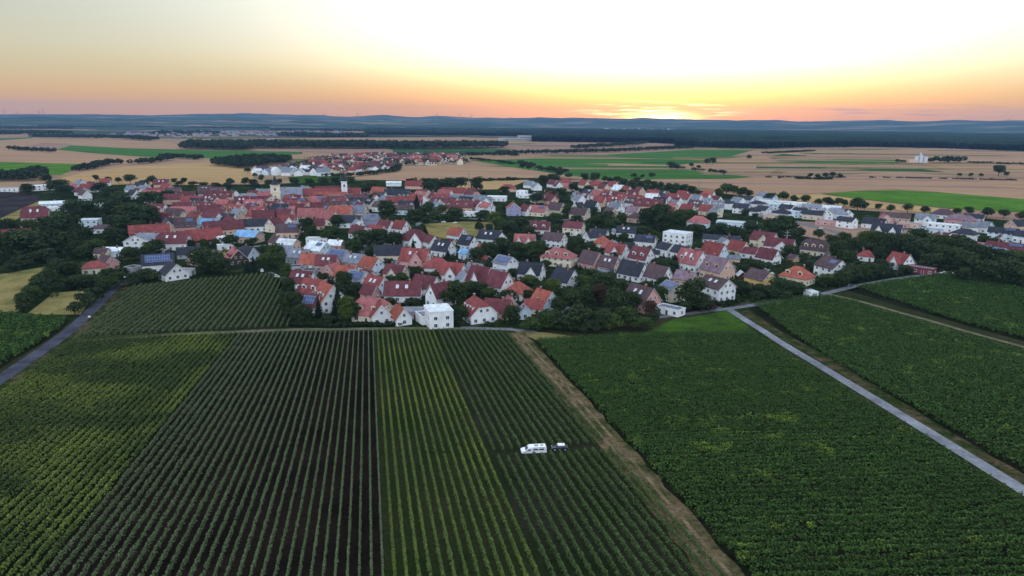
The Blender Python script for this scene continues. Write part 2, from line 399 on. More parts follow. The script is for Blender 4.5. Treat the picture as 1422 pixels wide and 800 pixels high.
# ------------------------------------------------------------------ ground, hills, fields
def ground():
    ys = sorted(set(KN + [400, 600, 900, 1400, 2000, 3000, 4500, 6500, 9000, 14500])); ys = [-1500] + ys
    xs = [-15500, -9000, -5000, -2500, -1200, -500, 0, 500, 1200, 2500, 5000, 9000, 15500]
    v = [(x, y, (fz(y) if y > -60 else KZ[0])) for y in ys for x in xs]
    nx = len(xs); f = [(j * nx + i, j * nx + i + 1, (j + 1) * nx + i + 1, (j + 1) * nx + i) for j in range(len(ys) - 1) for i in range(nx - 1)]
    me = bpy.data.meshes.new('ground'); me.from_pydata(v, [], f); me.materials.append(M['ground_plain'])
    o = link('ground', me); o['kind'] = 'structure'
ground()
def smooth_noise(n, k, seed):
    g = np.random.default_rng(seed); a = g.normal(size=k); return np.interp(np.linspace(0, k - 1, n), np.arange(k), a)
def hills(name, r0, r1, hmax, a0, a1, seed, mname, peak=.75):
    na, nr = 260, 14
    A = np.radians(np.linspace(a0, a1, na)); V = []; F = []
    prof = 1 + .07 * smooth_noise(na, 9, seed) + .06 * smooth_noise(na, 40, seed + 1) + .025 * smooth_noise(na, 150, seed + 2)
    for j in range(nr):
        t_ = j / (nr - 1); r = r0 + (r1 - r0) * t_
        h = (1 + .10 * smooth_noise(na, 26, seed + 60 + j)) * hmax * (math.sin(min(t_ / peak, 1) * math.pi / 2) ** 1.6) * prof + 3.0 * smooth_noise(na, 70, seed + 10 + j) * t_
        for i in range(na): V.append((r * math.sin(A[i]), r * math.cos(A[i]), float(h[i]) - (3.0 if j == 0 else 0)))
    for j in range(nr - 1):
        for i in range(na - 1): F.append((j * na + i, j * na + i + 1, (j + 1) * na + i + 1, (j + 1) * na + i))
    me = bpy.data.meshes.new(name); me.from_pydata(V, [], F); me.materials.append(M[mname])
    o = link(name, me); o['kind'] = 'structure'
    return o
_FARLINE = [(-150, 190), (36, 190.3), (250, 192), (480, 189.5), (640, 190.5), (760, 193.5), (900, 197.5), (1062, 203), (1320, 205), (1422, 208), (1620, 213)]
hills('hills', 6800, 13200, 128, -46, 46, 3, 'hill')
hills('hills', 5200, 8200, 62, -48, -2, 21, 'hill')

FIELDS = [  # name, material, offset, picture outline
 ('field', 'stubble', .05, [(0, 181), (36, 181), (40, 190), (0, 191.5)]),
 ('field', 'crop_green', .05, [(0, 192), (45, 191), (32, 199), (0, 202)]),
 ('field', 'wheat', .05, [(-150, 205), (60, 191), (150, 191.5), (215, 193.5), (262, 204), (272, 208), (180, 206), (100, 202), (78, 208), (140, 214), (230, 218.5), (180, 228), (110, 229), (0, 224), (-150, 224)]),
 ('field', 'crop_green', .10, [(78, 208), (98, 202), (180, 206), (290, 209), (420, 210.5), (420, 214), (310, 220), (200, 218), (130, 213)]),
 ('field', 'stubble', .10, [(22, 206), (60, 198), (100, 200), (76, 208)]),
 ('field', 'crop_bright', .10, [(-160, 226), (0, 225), (112, 228), (108, 234), (84, 243), (0, 241), (-160, 238)]),
 ('field', 'wheat_gold', .10, [(78, 249), (120, 239), (172, 232), (300, 225), (352, 232), (352, 252), (300, 257), (200, 257), (110, 255)]),
 ('field', 'soil_dark', .10, [(-120, 262), (0, 266), (54, 270), (52, 280), (0, 304), (-120, 345)]),
 ('field', 'meadow_dry', .12, [(0, 304), (55, 279), (66, 279), (20, 307), (0, 316)]),
 ('field', 'stubble', .05, [(300, 209), (360, 208), (540, 206), (545, 214), (480, 214), (420, 211)]),
 ('field', 'crop_dark', .10, [(545, 207), (670, 206), (716, 208), (660, 216), (546, 215)]),
 ('field', 'wheat', .10, [(478, 249), (552, 231), (640, 229.5), (715, 233), (762, 240), (740, 247), (560, 251)]),
 ('field', 'wheat_gold', .14, [(630, 252), (735, 250), (702, 263), (636, 264)]),
 ('field', 'grass_bright', .10, [(400, 246), (470, 241), (486, 247), (470, 253), (404, 255)]),
 ('field', 'stubble', .05, [(640, 205), (760, 199), (900, 199), (1000, 199), (880, 212), (720, 214), (690, 211)]),
 ('field', 'crop_green', .08, [(840, 215), (960, 208), (1052, 207), (1015, 217), (925, 221), (870, 219)]),
 ('field', 'crop_green', .12, [(655, 223), (745, 220.5), (850, 221), (940, 221.5), (985, 223), (926, 232), (985, 240), (1045, 246), (1010, 248.5), (836, 249.5), (785, 243), (722, 234)]),
 ('field', 'wheat', .16, [(805, 227.6), (860, 227.2), (935, 229.6), (925, 231), (860, 229)]),
 ('field', 'wheat', .08, [(985, 222), (1062, 216), (1090, 229), (1062, 246), (1046, 246), (985, 240), (940, 232)]),
 ('field', 'crop_dark', .14, [(1072, 217), (1100, 211), (1128, 213), (1120, 217)]),
 ('field', 'crop_green', .14, [(1102, 225.5), (1160, 221.5), (1240, 222), (1250, 226), (1180, 229)]),
 ('field', 'crop_dark', .18, [(1050, 229.5), (1112, 231.5), (1270, 234), (1312, 239), (1200, 237.5), (1050, 236)]),
 ('field', 'wheat', .08, [(1000, 251), (1062, 247), (1240, 240), (1500, 252), (1500, 284), (1290, 266), (1240, 263), (1140, 268), (1080, 270), (1000, 266)]),
 ('field', 'wheat', .10, [(840, 251), (1000, 250), (1080, 268), (1060, 276), (980, 262), (900, 256)]),
 ('field', 'crop_bright', .18, [(1140, 269.5), (1190, 266), (1245, 264.5), (1310, 268), (1422, 277), (1520, 284), (1520, 302), (1422, 295), (1330, 291), (1250, 283), (1190, 276)]),
 ('field', 'wheat_gold', .10, [(1080, 271), (1138, 270), (1190, 277), (1250, 285), (1340, 293), (1290, 296), (1180, 287), (1100, 279)]),
 ('field', 'stubble', .10, [(1300, 294), (1342, 293), (1422, 297), (1520, 305), (1520, 325), (1422, 309), (1330, 300)]),
 ('field', 'wheat', .07, [(1062, 212), (1320, 206), (1422, 210), (1422, 240), (1320, 236), (1240, 220), (1160, 219)]),
]
drape('far_land', [(-12000, 12500)] + [tuple(at(*a)[:2]) for a in _FARLINE] + [(12000, 12500)], 'far_land', .03, world=True)
for i, (nme, mt, off, pts) in enumerate(FIELDS): drape(nme, pts, mt, off + .009 * i)
# narrow strips of other crops across the plain
_rs = random.Random(5)
for i in range(34):
    y = _rs.uniform(830, 2300); x = _rs.uniform(.10, .72) * y; L2, W2 = _rs.uniform(60, 300), _rs.uniform(4, 22); sk = _rs.uniform(-25, 25)
    drape('field', [(x - L2, y - W2 + sk), (x + L2, y - W2 - sk), (x + L2 * .92, y + W2 - sk), (x - L2 * .95, y + W2 + sk)], _rs.choice(('stubble', 'wheat_gold', 'wheat', 'stubble', 'meadow_dry', 'crop_dark' if y > 1300 else 'stubble')), .42 + .006 * i, world=True)
# ground of the village, gardens, plots
drape('village_ground', [(-150, 330), (40, 262), (180, 256), (360, 256), (520, 250), (760, 247), (860, 252), (1000, 268), (1190, 292), (1422, 305), (1520, 315), (1520, 420), (1330, 384), (1165, 405), (1015, 434), (900, 440), (720, 459), (405, 457), (380, 380), (175, 394), (100, 440), (-150, 470)], 'lawn', .03)
drape('field', [(588, 311), (640, 308), (690, 308), (684, 322), (655, 330), (640, 336), (596, 327)], 'meadow_dry', .06)
drape('field', [(1060, 305), (1200, 312), (1280, 322), (1200, 344), (1140, 333), (1070, 318)], 'stubble', .06)
drape('field', [(275, 349), (355, 346), (350, 355), (285, 356)], 'meadow_dry', .06)
drape('slope_ground', [(-260, 700), (-220, 480), (100, 436), (180, 394), (380, 378), (405, 457), (720, 457), (905, 438), (1015, 428), (1165, 402), (1330, 378), (1560, 430), (1700, 620), (1700, 860), (1500, 1400), (-100, 1400), (-260, 900)], 'plot_slope', .01)
drape('meadow', [(0, 381), (72, 369), (84, 376), (56, 404), (28, 432), (-40, 446), (-60, 390)], 'meadow_dry', .04)
drape('meadow', [(36, 437), (74, 407), (132, 402), (112, 437)], 'meadow_dry', .04)
drape('meadow', [(885, 466), (935, 444), (1012, 431), (1052, 464), (1020, 462)], 'grass_bright', .04)
drape('meadow', [(712, 459), (760, 462), (800, 468), (745, 472)], 'meadow_dry', .04)
# roads and paths
strip('verge', [(-70, 584), (0, 537), (92, 473), (162, 405), (176, 392)], 6.6, 'verge_brown', .05, .14)
strip('road', [(-70, 575), (0, 527), (88, 466), (156, 402), (178, 384), (192, 372)], 4.5, 'asphalt', .09, .02)
strip('path', [(84, 475), (250, 464), (400, 458), (560, 456), (712, 457)], 3.4, 'gravel_path', .05, .15)
strip('road', [(640, 455), (712, 458), (745, 461)], 3.2, 'street_grey', .08)
strip('road', [(880, 445), (935, 438), (1015, 428.5), (1070, 420), (1140, 409), (1185, 398), (1240, 388), (1330, 376)], 3.6, 'street_grey', .08)
strip('verge', [(1030, 432), (1130, 490), (1262, 573), (1422, 671), (1560, 755), (1920, 976)], 5.0, 'verge_brown', .05, .14)
strip('road', [(1010, 428), (1060, 460), (1128, 502), (1250, 576), (1422, 682), (1540, 754), (1900, 974)], 3.3, 'asphalt_pale', .09, .025)
strip('path', [(1148, 408), (1200, 420), (1290, 445), (1422, 482), (1560, 520)], 2.5, 'gravel_path', .05, .15)
strip('track', [(716, 462), (760, 512), (850, 615), (930, 710), (1015, 812), (1080, 890)], 6.2, 'track_dry', .04, .16)
for s_ in (-1.0, 1.0): strip('track', [(716, 462), (760, 512), (850, 615), (930, 710), (1015, 812), (1080, 890)], .75, 'rut', .06, .35, s_)
strip('path', [(55, 500), (20, 518)], 2.0, 'track_dry', .04)
# village streets
for i_, (ln, wd) in enumerate((([(392, 385), (470, 398), (545, 412), (640, 392), (700, 376)], 5), ([(470, 398), (510, 340), (560, 320), (600, 303)], 5), ([(700, 376), (760, 398), (860, 392)], 5), ([(860, 392), (950, 415), (1000, 428)], 5),
               ([(1040, 366), (1100, 358), (1180, 352), (1200, 338)], 6), ([(640, 303), (720, 308), (800, 305), (900, 300)], 5), ([(1100, 308), (1160, 322), (1212, 346)], 7), ([(1050, 300), (1110, 310), (1200, 315), (1290, 322), (1422, 340)], 6), ([(192, 372), (240, 345), (300, 348), (380, 340)], 5), ([(860, 345), (960, 345), (1040, 352)], 5))):
    strip('street', ln, wd, 'street_grey', .12 + .006 * i_)

# ------------------------------------------------------------------ vineyards
def clip(p0, d, poly):
    """segment of the line p0 + t d inside a convex polygon"""
    t0, t1 = -1e9, 1e9; n = len(poly); area = sum(poly[i][0] * poly[(i + 1) % n][1] - poly[(i + 1) % n][0] * poly[i][1] for i in range(n)); s = 1 if area > 0 else -1
    for i in range(n):
        a = poly[i]; b_ = poly[(i + 1) % n]; ex, ey = b_[0] - a[0], b_[1] - a[1]
        nx, ny = -ey * s, ex * s
        den = nx * d[0] + ny * d[1]; num = nx * (p0[0] - a[0]) + ny * (p0[1] - a[1])
        if abs(den) < 1e-9:
            if num < 0: return None
            continue
        t_ = -num / den
        if den > 0: t0 = max(t0, t_)
        else: t1 = min(t1, t_)
    return (t0, t1) if t1 - t0 > 3 else None
def vinerow(p0, d, t0, t1, wid, hgt, dens, leaf, gap=0.0, seed=0):
    L = t1 - t0
    n = int(L * dens); t_ = rng.uniform(0, L, n)
    if gap > 0:
        k = max(4, int(L / 1.3)); g = np.random.default_rng(seed + 999).random(k) * .6 + .4 * np.random.default_rng(seed + 99).random(k // 8 + 1).repeat(8)[:k]
        keep = (g[np.minimum((t_ / L * k).astype(int), k - 1)] > gap) | (rng.random(n) < .40)
        t_ = t_[keep]; n = len(t_)
    kk = max(4, int(L / 1.2)); ts = np.linspace(0, L, kk)
    wv = np.interp(t_, ts, 1 + .22 * rng.normal(size=kk).clip(-1.5, 1.5)); hv = np.interp(t_, ts, 1 + .10 * rng.normal(size=kk).clip(-1.5, 1.5))
    ph = np.arccos(rng.uniform(-1, 1, n)); rr = rng.uniform(.75, 1.08, n)
    lat = np.cos(ph) * wid / 2 * wv * rr; z = hgt * hv * (.22 + .78 * np.sin(ph) * rr)
    z = np.where(rng.random(n) < .5, z, z * rng.uniform(.45, 1, n))
    nx, ny = -d[1], d[0]
    x = p0[0] + d[0] * (t0 + t_) + nx * lat; y = p0[1] + d[1] * (t0 + t_) + ny * lat
    C = np.stack([x, y, fzv(y) + z], 1)
    Nn = np.stack([nx * np.cos(ph), ny * np.cos(ph), np.sin(ph) + .25], 1) + rng.normal(size=(n, 3)) * .45
    return leafquads(C, Nn, leaf * rng.uniform(.7, 1.3, n))
def vineyard(poly_px, az_deg, spacing, wid, hgt, dens, leaf, mname, label, group, gap=0.0, world=None, stuff=False, phase=0.0):
    poly = world or [tuple(at(*p)[:2]) for p in poly_px]
    d = (math.sin(R(az_deg)), math.cos(R(az_deg))); nx, ny = -d[1], d[0]
    ks = [p[0] * nx + p[1] * ny for p in poly]
    i0, i1 = math.ceil((min(ks) - phase) / spacing), math.floor((max(ks) - phase) / spacing)
    allq = []; made = 0
    for i in range(i0, i1 + 1):
        k = i * spacing + phase + rnd.uniform(-.06, .06)
        p0 = (nx * k, ny * k); c = clip(p0, d, poly)
        if not c: continue
        t0 = c[0] + rnd.uniform(0, 1.2); t1 = c[1] - rnd.uniform(0, 1.2)
        mid = (p0[0] + d[0] * (t0 + t1) / 2, p0[1] + d[1] * (t0 + t1) / 2)
        q = vinerow(p0, d, t0, t1, wid, hgt, dens, leaf, gap, i + 500)
        if len(q) == 0: continue
        if stuff: allq.append(q); continue
        o = link('vine_row', quads('vine_row', q - np.array([mid[0], mid[1], fz(mid[1])]), mname), loc=(mid[0], mid[1], fz(mid[1])))
        tag(o, label, 'vine row', group); made += 1
    if stuff:
        o = link('vines', quads('vines', np.concatenate(allq), mname)); tag(o, label, 'vines', group, 'stuff')
    return made
RD = -12.0                                            # bearing of the rows of the front plots
dv = (math.sin(R(RD)), math.cos(R(RD)))
def along(u, v, dist):
    p = at(u, v); return (p.x + dv[0] * dist, p.y + dv[1] * dist)
def g2(u, v): p = at(u, v); return (p.x, p.y)
nrows = 0
# boundaries between the front plots run along the rows: lower ends 70 m behind the picture's bottom edge
A0, A1 = along(330, 463, 0), along(330, 463, -215)     # yellow | brown
B0, B1 = along(519, 460, 0), along(519, 460, -215)     # brown | bright
C0, C1 = along(603, 459, 0), along(603, 459, -215)     # bright | right strip
D0, D1 = along(703, 461, 0), along(703, 461, -215)
YP = [(-148.6, 221), A0, A1, (-82.5, 19)]
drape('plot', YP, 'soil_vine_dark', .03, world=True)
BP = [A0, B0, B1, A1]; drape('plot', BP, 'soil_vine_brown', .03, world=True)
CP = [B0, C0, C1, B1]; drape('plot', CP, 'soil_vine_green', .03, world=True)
X0, X1, Y0, Y1 = None, None, None, None
def onl(P, t_): return (P[0] + dv[0] * t_, P[1] + dv[1] * t_)
van = at(752, 630)
def cut(P, off):                                      # where the line through P meets the van's cross lane, off metres up the row
    tt = (van.x - P[0]) * dv[0] + (van.y - P[1]) * dv[1] + off
    return onl(P, tt)
DU = [C0, D0, cut(D0, 1.25), cut(C0, 1.25)]; DL = [cut(C0, -1.15), cut(D0, -1.15), D1, C1]
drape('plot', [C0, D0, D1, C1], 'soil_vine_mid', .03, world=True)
SP = 1.62
nrows += vineyard(None, RD, SP, .66, 1.35, 36, .15, 'vine_yellow', 'bushy yellow-green vine row in the patchy plot beside the left road', 'vine rows in the yellow-green plot', .15, YP)
nrows += vineyard(None, RD, SP, .34, 1.45, 36, .125, 'vine_dark', 'thin dark green vine row over bare brown soil in the front plot', 'vine rows in the dark brown plot', .0, BP)
nrows += vineyard(None, RD, SP, .48, 1.35, 36, .15, 'vine_bright', 'bright light-green vine row over grassy soil beside the dark brown plot', 'vine rows in the light green plot', .10, CP)
nrows += vineyard(None, RD, SP * 1.1, .50, 1.4, 36, .15, 'vine_mid', 'mid green vine row between the camper van and the village road', 'vine rows above the camper van', .03, DU)
nrows += vineyard(None, RD, SP * 1.1, .50, 1.4, 36, .15, 'vine_mid', 'mid green vine row below the camper van beside the dry track', 'vine rows below the camper van', .03, DL)
UP = [g2(104, 470), g2(182, 398), g2(212, 390), g2(368, 381), g2(390, 388), g2(402, 424), g2(407, 455)]
UP = [g2(104, 470), g2(182, 399), g2(368, 381), g2(391, 389), g2(407, 455)]
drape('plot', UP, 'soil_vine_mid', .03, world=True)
nrows += vineyard(None, RD, SP * 1.35, .56, 1.5, 24, .19, 'vine_upper', 'pale green vine row in the upper plot below the solar-roofed house', 'vine rows in the upper plot', .0, UP)
RP = [g2(742, 474), g2(905, 465), g2(1052, 464), g2(1250, 586), g2(1416, 692), g2(1700, 868), g2(1180, 960), g2(1030, 795)]
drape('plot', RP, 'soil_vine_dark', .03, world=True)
nrows += vineyard(None, 86, 1.95, .80, 1.5, 36, .18, 'vine_mass', 'dense dark green vine row between the dry track and the concrete road', 'vine rows right of the dry track', .12, RP)
RR = [g2(1034, 424), g2(1130, 410), g2(1172, 416), g2(1290, 451), g2(1422, 489), g2(1900, 624), g2(1900, 966), g2(1422, 675), g2(1164, 509)]
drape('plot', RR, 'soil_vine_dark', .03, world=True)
vineyard(None, 84, 2.0, .88, 1.5, 22, .23, 'vine_mass', 'dense green vineyard between the concrete road and the gravel path', None, .08, RR, stuff=True)
R3P = [g2(1172, 402), g2(1250, 389), g2(1318, 381), g2(1422, 402), g2(1560, 432), g2(1600, 520), g2(1422, 474), g2(1280, 434)]
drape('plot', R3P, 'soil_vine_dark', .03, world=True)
vineyard(None, 84, 1.9, 1.0, 1.5, 17, .29, 'vine_mass', 'dense green vineyard above the gravel path beside the dark trees', None, .05, R3P, stuff=True)
LP = [g2(-150, 452), g2(0, 437), g2(97, 444), g2(84, 460), g2(0, 512), g2(-130, 590)]
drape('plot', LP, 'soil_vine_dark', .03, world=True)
vineyard(None, 70, 2.4, 1.3, 1.9, 14, .38, 'vine_mass', 'dense green vineyard left of the asphalt road below the dry meadow', None, .05, LP, stuff=True)
print('vine rows', nrows)
# ------------------------------------------------------------------ haze: the evening air over the plain
def haze():
    mb = MB(); mb.box((0, 6200, 150), (31600, 16200, 400), 'glass_dark')
    me = mb.mesh('haze'); me.materials.clear()
    hm = bpy.data.materials.new('haze'); hm.use_nodes = True; t = hm.node_tree
    for n in list(t.nodes): t.nodes.remove(n)
    o_ = t.nodes.new('ShaderNodeOutputMaterial'); pv = t.nodes.new('ShaderNodeVolumePrincipled')
    pv.inputs['Color'].default_value = (.27, .50, .88, 1); pv.inputs['Density'].default_value = HAZE; pv.inputs['Anisotropy'].default_value = .0
    t.links.new(pv.outputs[0], o_.inputs['Volume'])
    me.materials.append(hm)
    for p in me.polygons: p.material_index = 0
    o = link('haze', me); o['kind'] = 'stuff'
HAZE = 5.0e-5
haze()

# ------------------------------------------------------------------ houses
WW = {'W': 'white', 'C': 'cream', 'P': 'pink', 'O': 'peach', 'Y': 'yellow', 'G': 'grey', 'B': 'dark timber', 'L': 'pale blue', 'V': 'lilac', 'X': 'maroon'}
RW = {'R': 'red', 'T': 'orange', 'M': 'dark red', 'K': 'black', 'U': 'brown', 'S': 'grey', 'N': 'pale', 'A': 'blue', 'Q': 'salmon', 'V': 'mauve'}
TW = {'g': 'gabled', 'h': 'hipped', 'j': 'half-hipped', 'f': 'flat-roofed'}
def zone(u, v):
    if u < 180:
        if v > 345: return 'by the asphalt road'
        return 'among the trees far left' if v > 290 else 'near the dark ploughed field'
    if u < 345 and v > 325: return 'above the upper vine plot'
    if v > 418 and u < 780: return 'at the front vine plots'
    if u < 320 and v < 285: return 'by the gold field'
    if u < 345: return 'left of the church towers'
    if u < 720 and v < 285: return 'around the church towers'
    if u < 585 and v < 330: return 'below the church towers'
    if u < 720 and v < 340: return 'around the dry field'
    if u < 600: return 'right of the upper vine plot'
    if u < 720: return 'behind the front vine plots'
    if u < 905 and v > 365: return 'around the dark grove'
    if u > 1185: return 'in the new estate beyond the tree belt' if v < 352 else 'before the dark tree belt'
    if u > 990 and v < 316: return 'in the white new estate'
    if v < 300: return 'by the lone street tree row'
    if u > 1020: return 'near the concrete road'
    if u > 900: return 'around the white cubic block'
    return 'behind the dark grove'
HOUSES = []       # records for labels and for keeping trees out of houses
WIN = None
def window_mesh():
    mb = MB()
    mb.box((0, 0, 0), (1.0, .06, 1.0), 'glass_dark', skip='')
    for x in (-.52, .52): mb.box((x, -.02, 0), (.10, .12, 1.14), 'frame_white')
    for z in (-.52, .52): mb.box((0, -.02, z), (.94, .12, .10), 'frame_white')
    mb.box((0, -.025, 0), (.06, .10, .94), 'frame_white')
    return mb.mesh('window')
WIN = window_mesh()
def door_mesh():
    mb = MB(); mb.box((0, 0, 0), (1.0, .08, 2.0), 'wood_dark'); mb.box((.35, -.06, 0), (.08, .06, .2), 'metal_pale')
    for x in (-.55, .55): mb.box((x, -.02, .02), (.1, .14, 2.1), 'frame_white')
    return mb.mesh('door')
DOOR = door_mesh()
def add_window(parent, x, y, z, rz, w_=1.1, h_=1.25):
    o = link('window', WIN, parent); o.location = (x, y, z); o.rotation_euler = (0, 0, rz); o.scale = (w_, 1, h_)
    return o
def roof_part(parent, L, W, he, rh, rm, kind, name='roof', og=.45, oe=.5):
    mb = MB(); tt = .22; sl = rh / (W / 2)
    if kind == 'g':
        poly = [(-W / 2 - oe, he - oe * sl), (0, he + rh), (W / 2 + oe, he - oe * sl), (W / 2 + oe, he - oe * sl + tt), (0, he + rh + tt * 1.25), (-W / 2 - oe, he - oe * sl + tt)]
        mb.prism(poly, -L / 2 - og, L / 2 + og, rm, caps=False)
        for x in (-L / 2 - og, L / 2 + og):
            for s in (0, 1):
                q = [poly[0], poly[1], poly[4], poly[5]] if s == 0 else [poly[1], poly[2], poly[3], poly[4]]
                mb.face([(x, y, z) for y, z in q], 'frame_white' if x > 0 else rm)
    else:
        a, b_ = L / 2 + oe, W / 2 + oe; z0 = he - oe * sl * .6; z1 = z0 + tt; zr = he + rh
        if kind == 'h':
            r_ = max(L / 2 - W / 2 * .95, .3)
            B = [(-a, -b_), (a, -b_), (a, b_), (-a, b_)]
            lo = [(x, y, z0) for x, y in B]; hi = [(x, y, z1) for x, y in B]; p, q = (-r_, 0, zr), (r_, 0, zr)
            for i in range(4): mb.face([lo[i], lo[(i + 1) % 4], hi[(i + 1) % 4], hi[i]], rm)
            mb.face([hi[0], hi[1], q, p], rm); mb.face([hi[2], hi[3], p, q], rm); mb.face([hi[1], hi[2], q], rm); mb.face([hi[3], hi[0], p], rm)
            mb.face(lo[::-1], 'frame_white')
        else:                                          # half hip
            a = L / 2 + og; fr = .58; zh = he + rh * fr; yh = W / 2 * (1 - fr); r_ = L / 2 - W * .16
            for s in (-1, 1):
                e0, e1 = (-a, s * (W / 2 + oe), he - oe * sl + tt), (a, s * (W / 2 + oe), he - oe * sl + tt)
                mb.face([e0, e1, (a, s * yh, zh + tt), (r_, 0, zr + tt), (-r_, 0, zr + tt), (-a, s * yh, zh + tt)], rm)
                mb.face([(x, y, z - tt) for x, y, z in (e0, e1, (a, s * yh, zh + tt), (r_, 0, zr + tt), (-r_, 0, zr + tt), (-a, s * yh, zh + tt))], 'frame_white')
                mb.face([e0, e1, (e1[0], e1[1], e1[2] - tt), (e0[0], e0[1], e0[2] - tt)], rm)
                for x, rr_ in ((-a, -r_), (a, r_)):
                    mb.face([(x, s * (W / 2 + oe), he - oe * sl + tt), (x, s * yh, zh + tt), (x, s * yh, zh), (x, s * (W / 2 + oe), he - oe * sl)], 'frame_white')
            for x, rr_ in ((-a, -r_), (a, r_)):
                mb.face([(x, -yh, zh + tt), (x, yh, zh + tt), (rr_, 0, zr + tt)], rm)
                mb.face([(x, -yh, zh), (x, yh, zh), (x, yh, zh + tt), (x, -yh, zh + tt)], rm)
    return mb.build(name, parent)
def wall_part(parent, L, W, he, rh, wm, kind, name='wall', base=-1.5):
    mb = MB(); B = [(-L / 2, -W / 2), (L / 2, -W / 2), (L / 2, W / 2), (-L / 2, W / 2)]
    for i in (0, 2): mb.face([(*B[i], base), (*B[(i + 1) % 4], base), (*B[(i + 1) % 4], he), (*B[i], he)], wm)
    for i in (1, 3):
        p, q = B[i], B[(i + 1) % 4]; x = p[0]
        if kind == 'g': top = [(x, q[1], he), (x, 0, he + rh), (x, p[1], he)]
        elif kind == 'j':
            yh = W / 2 * .42; s = 1 if q[1] > 0 else -1
            top = [(x, q[1], he), (x, s * yh, he + rh * .58), (x, -s * yh, he + rh * .58), (x, p[1], he)]
        else: top = [(x, q[1], he), (x, p[1], he)]
        mb.face([(*p, base), (*q, base)] + top, wm)
    return mb.build(name, parent)
def slope(W, he, rh, s, tt_, off):
    """point on the roof slope of side s: fraction tt_ from eave to ridge, off metres above it"""
    n = math.hypot(rh, W / 2); ny, nz = s * rh / n, (W / 2) / n
    return (s * W / 2 * (1 - tt_) + ny * off, he + rh * tt_ + nz * off)
def slab(parent, name, W, he, rh, s, x0, x1, t0, t1, mname, off=.36, th=.08):
    mb = MB(); c = []
    for o_ in (off, off + th):
        for x, q in ((x0, t0), (x1, t0), (x1, t1), (x0, t1)):
            y, z = slope(W, he, rh, s, q, o_); c.append((x, y, z))
    ln = math.hypot(rh, W / 2) * (t1 - t0)
    mb.face(c[4:], mname, [(0, 0), (x1 - x0, 0), (x1 - x0, ln), (0, ln)])
    for i in range(4):
        j = (i + 1) % 4; mb.face([c[i], c[j], c[4 + j], c[4 + i]], 'metal_grey')
    return mb.build(name, parent)
def dormer(parent, W, he, rh, s, x, tt_, wm, rm, wd=2.2, ht=1.5):
    y0, z0 = slope(W, he, rh, s, tt_, 0); mb = MB()
    depth = ht / (rh / (W / 2)) + .8; ys = lambda k: y0 - s * k
    f = [(x - wd / 2, y0 + s * .02, z0), (x + wd / 2, y0 + s * .02, z0), (x + wd / 2, y0 + s * .02, z0 + ht), (x - wd / 2, y0 + s * .02, z0 + ht)]
    mb.face(f, wm)
    for xx in (-1, 1): mb.face([(x + xx * wd / 2, y0, z0), (x + xx * wd / 2, y0, z0 + ht), (x + xx * wd / 2, ys(depth), z0 + ht)], wm)
    mb.box((x, y0 + s * .05, z0 + ht * .52), (wd * .6, .08, ht * .6), 'glass_dark')
    a = wd / 2 + .25
    P0, P1, Q = (x - a, y0 + s * .3, z0 + ht), (x + a, y0 + s * .3, z0 + ht), (x, y0 + s * .3, z0 + ht + .7)
    B0_, B1_, BQ = (x - a, ys(depth), z0 + ht), (x + a, ys(depth), z0 + ht), (x, ys(depth + .9), z0 + ht + .7)
    mb.face([P0, Q, BQ, B0_], rm); mb.face([Q, P1, B1_, BQ], rm); mb.face([P0, P1, Q], wm)
    return mb.build('dormer', parent)
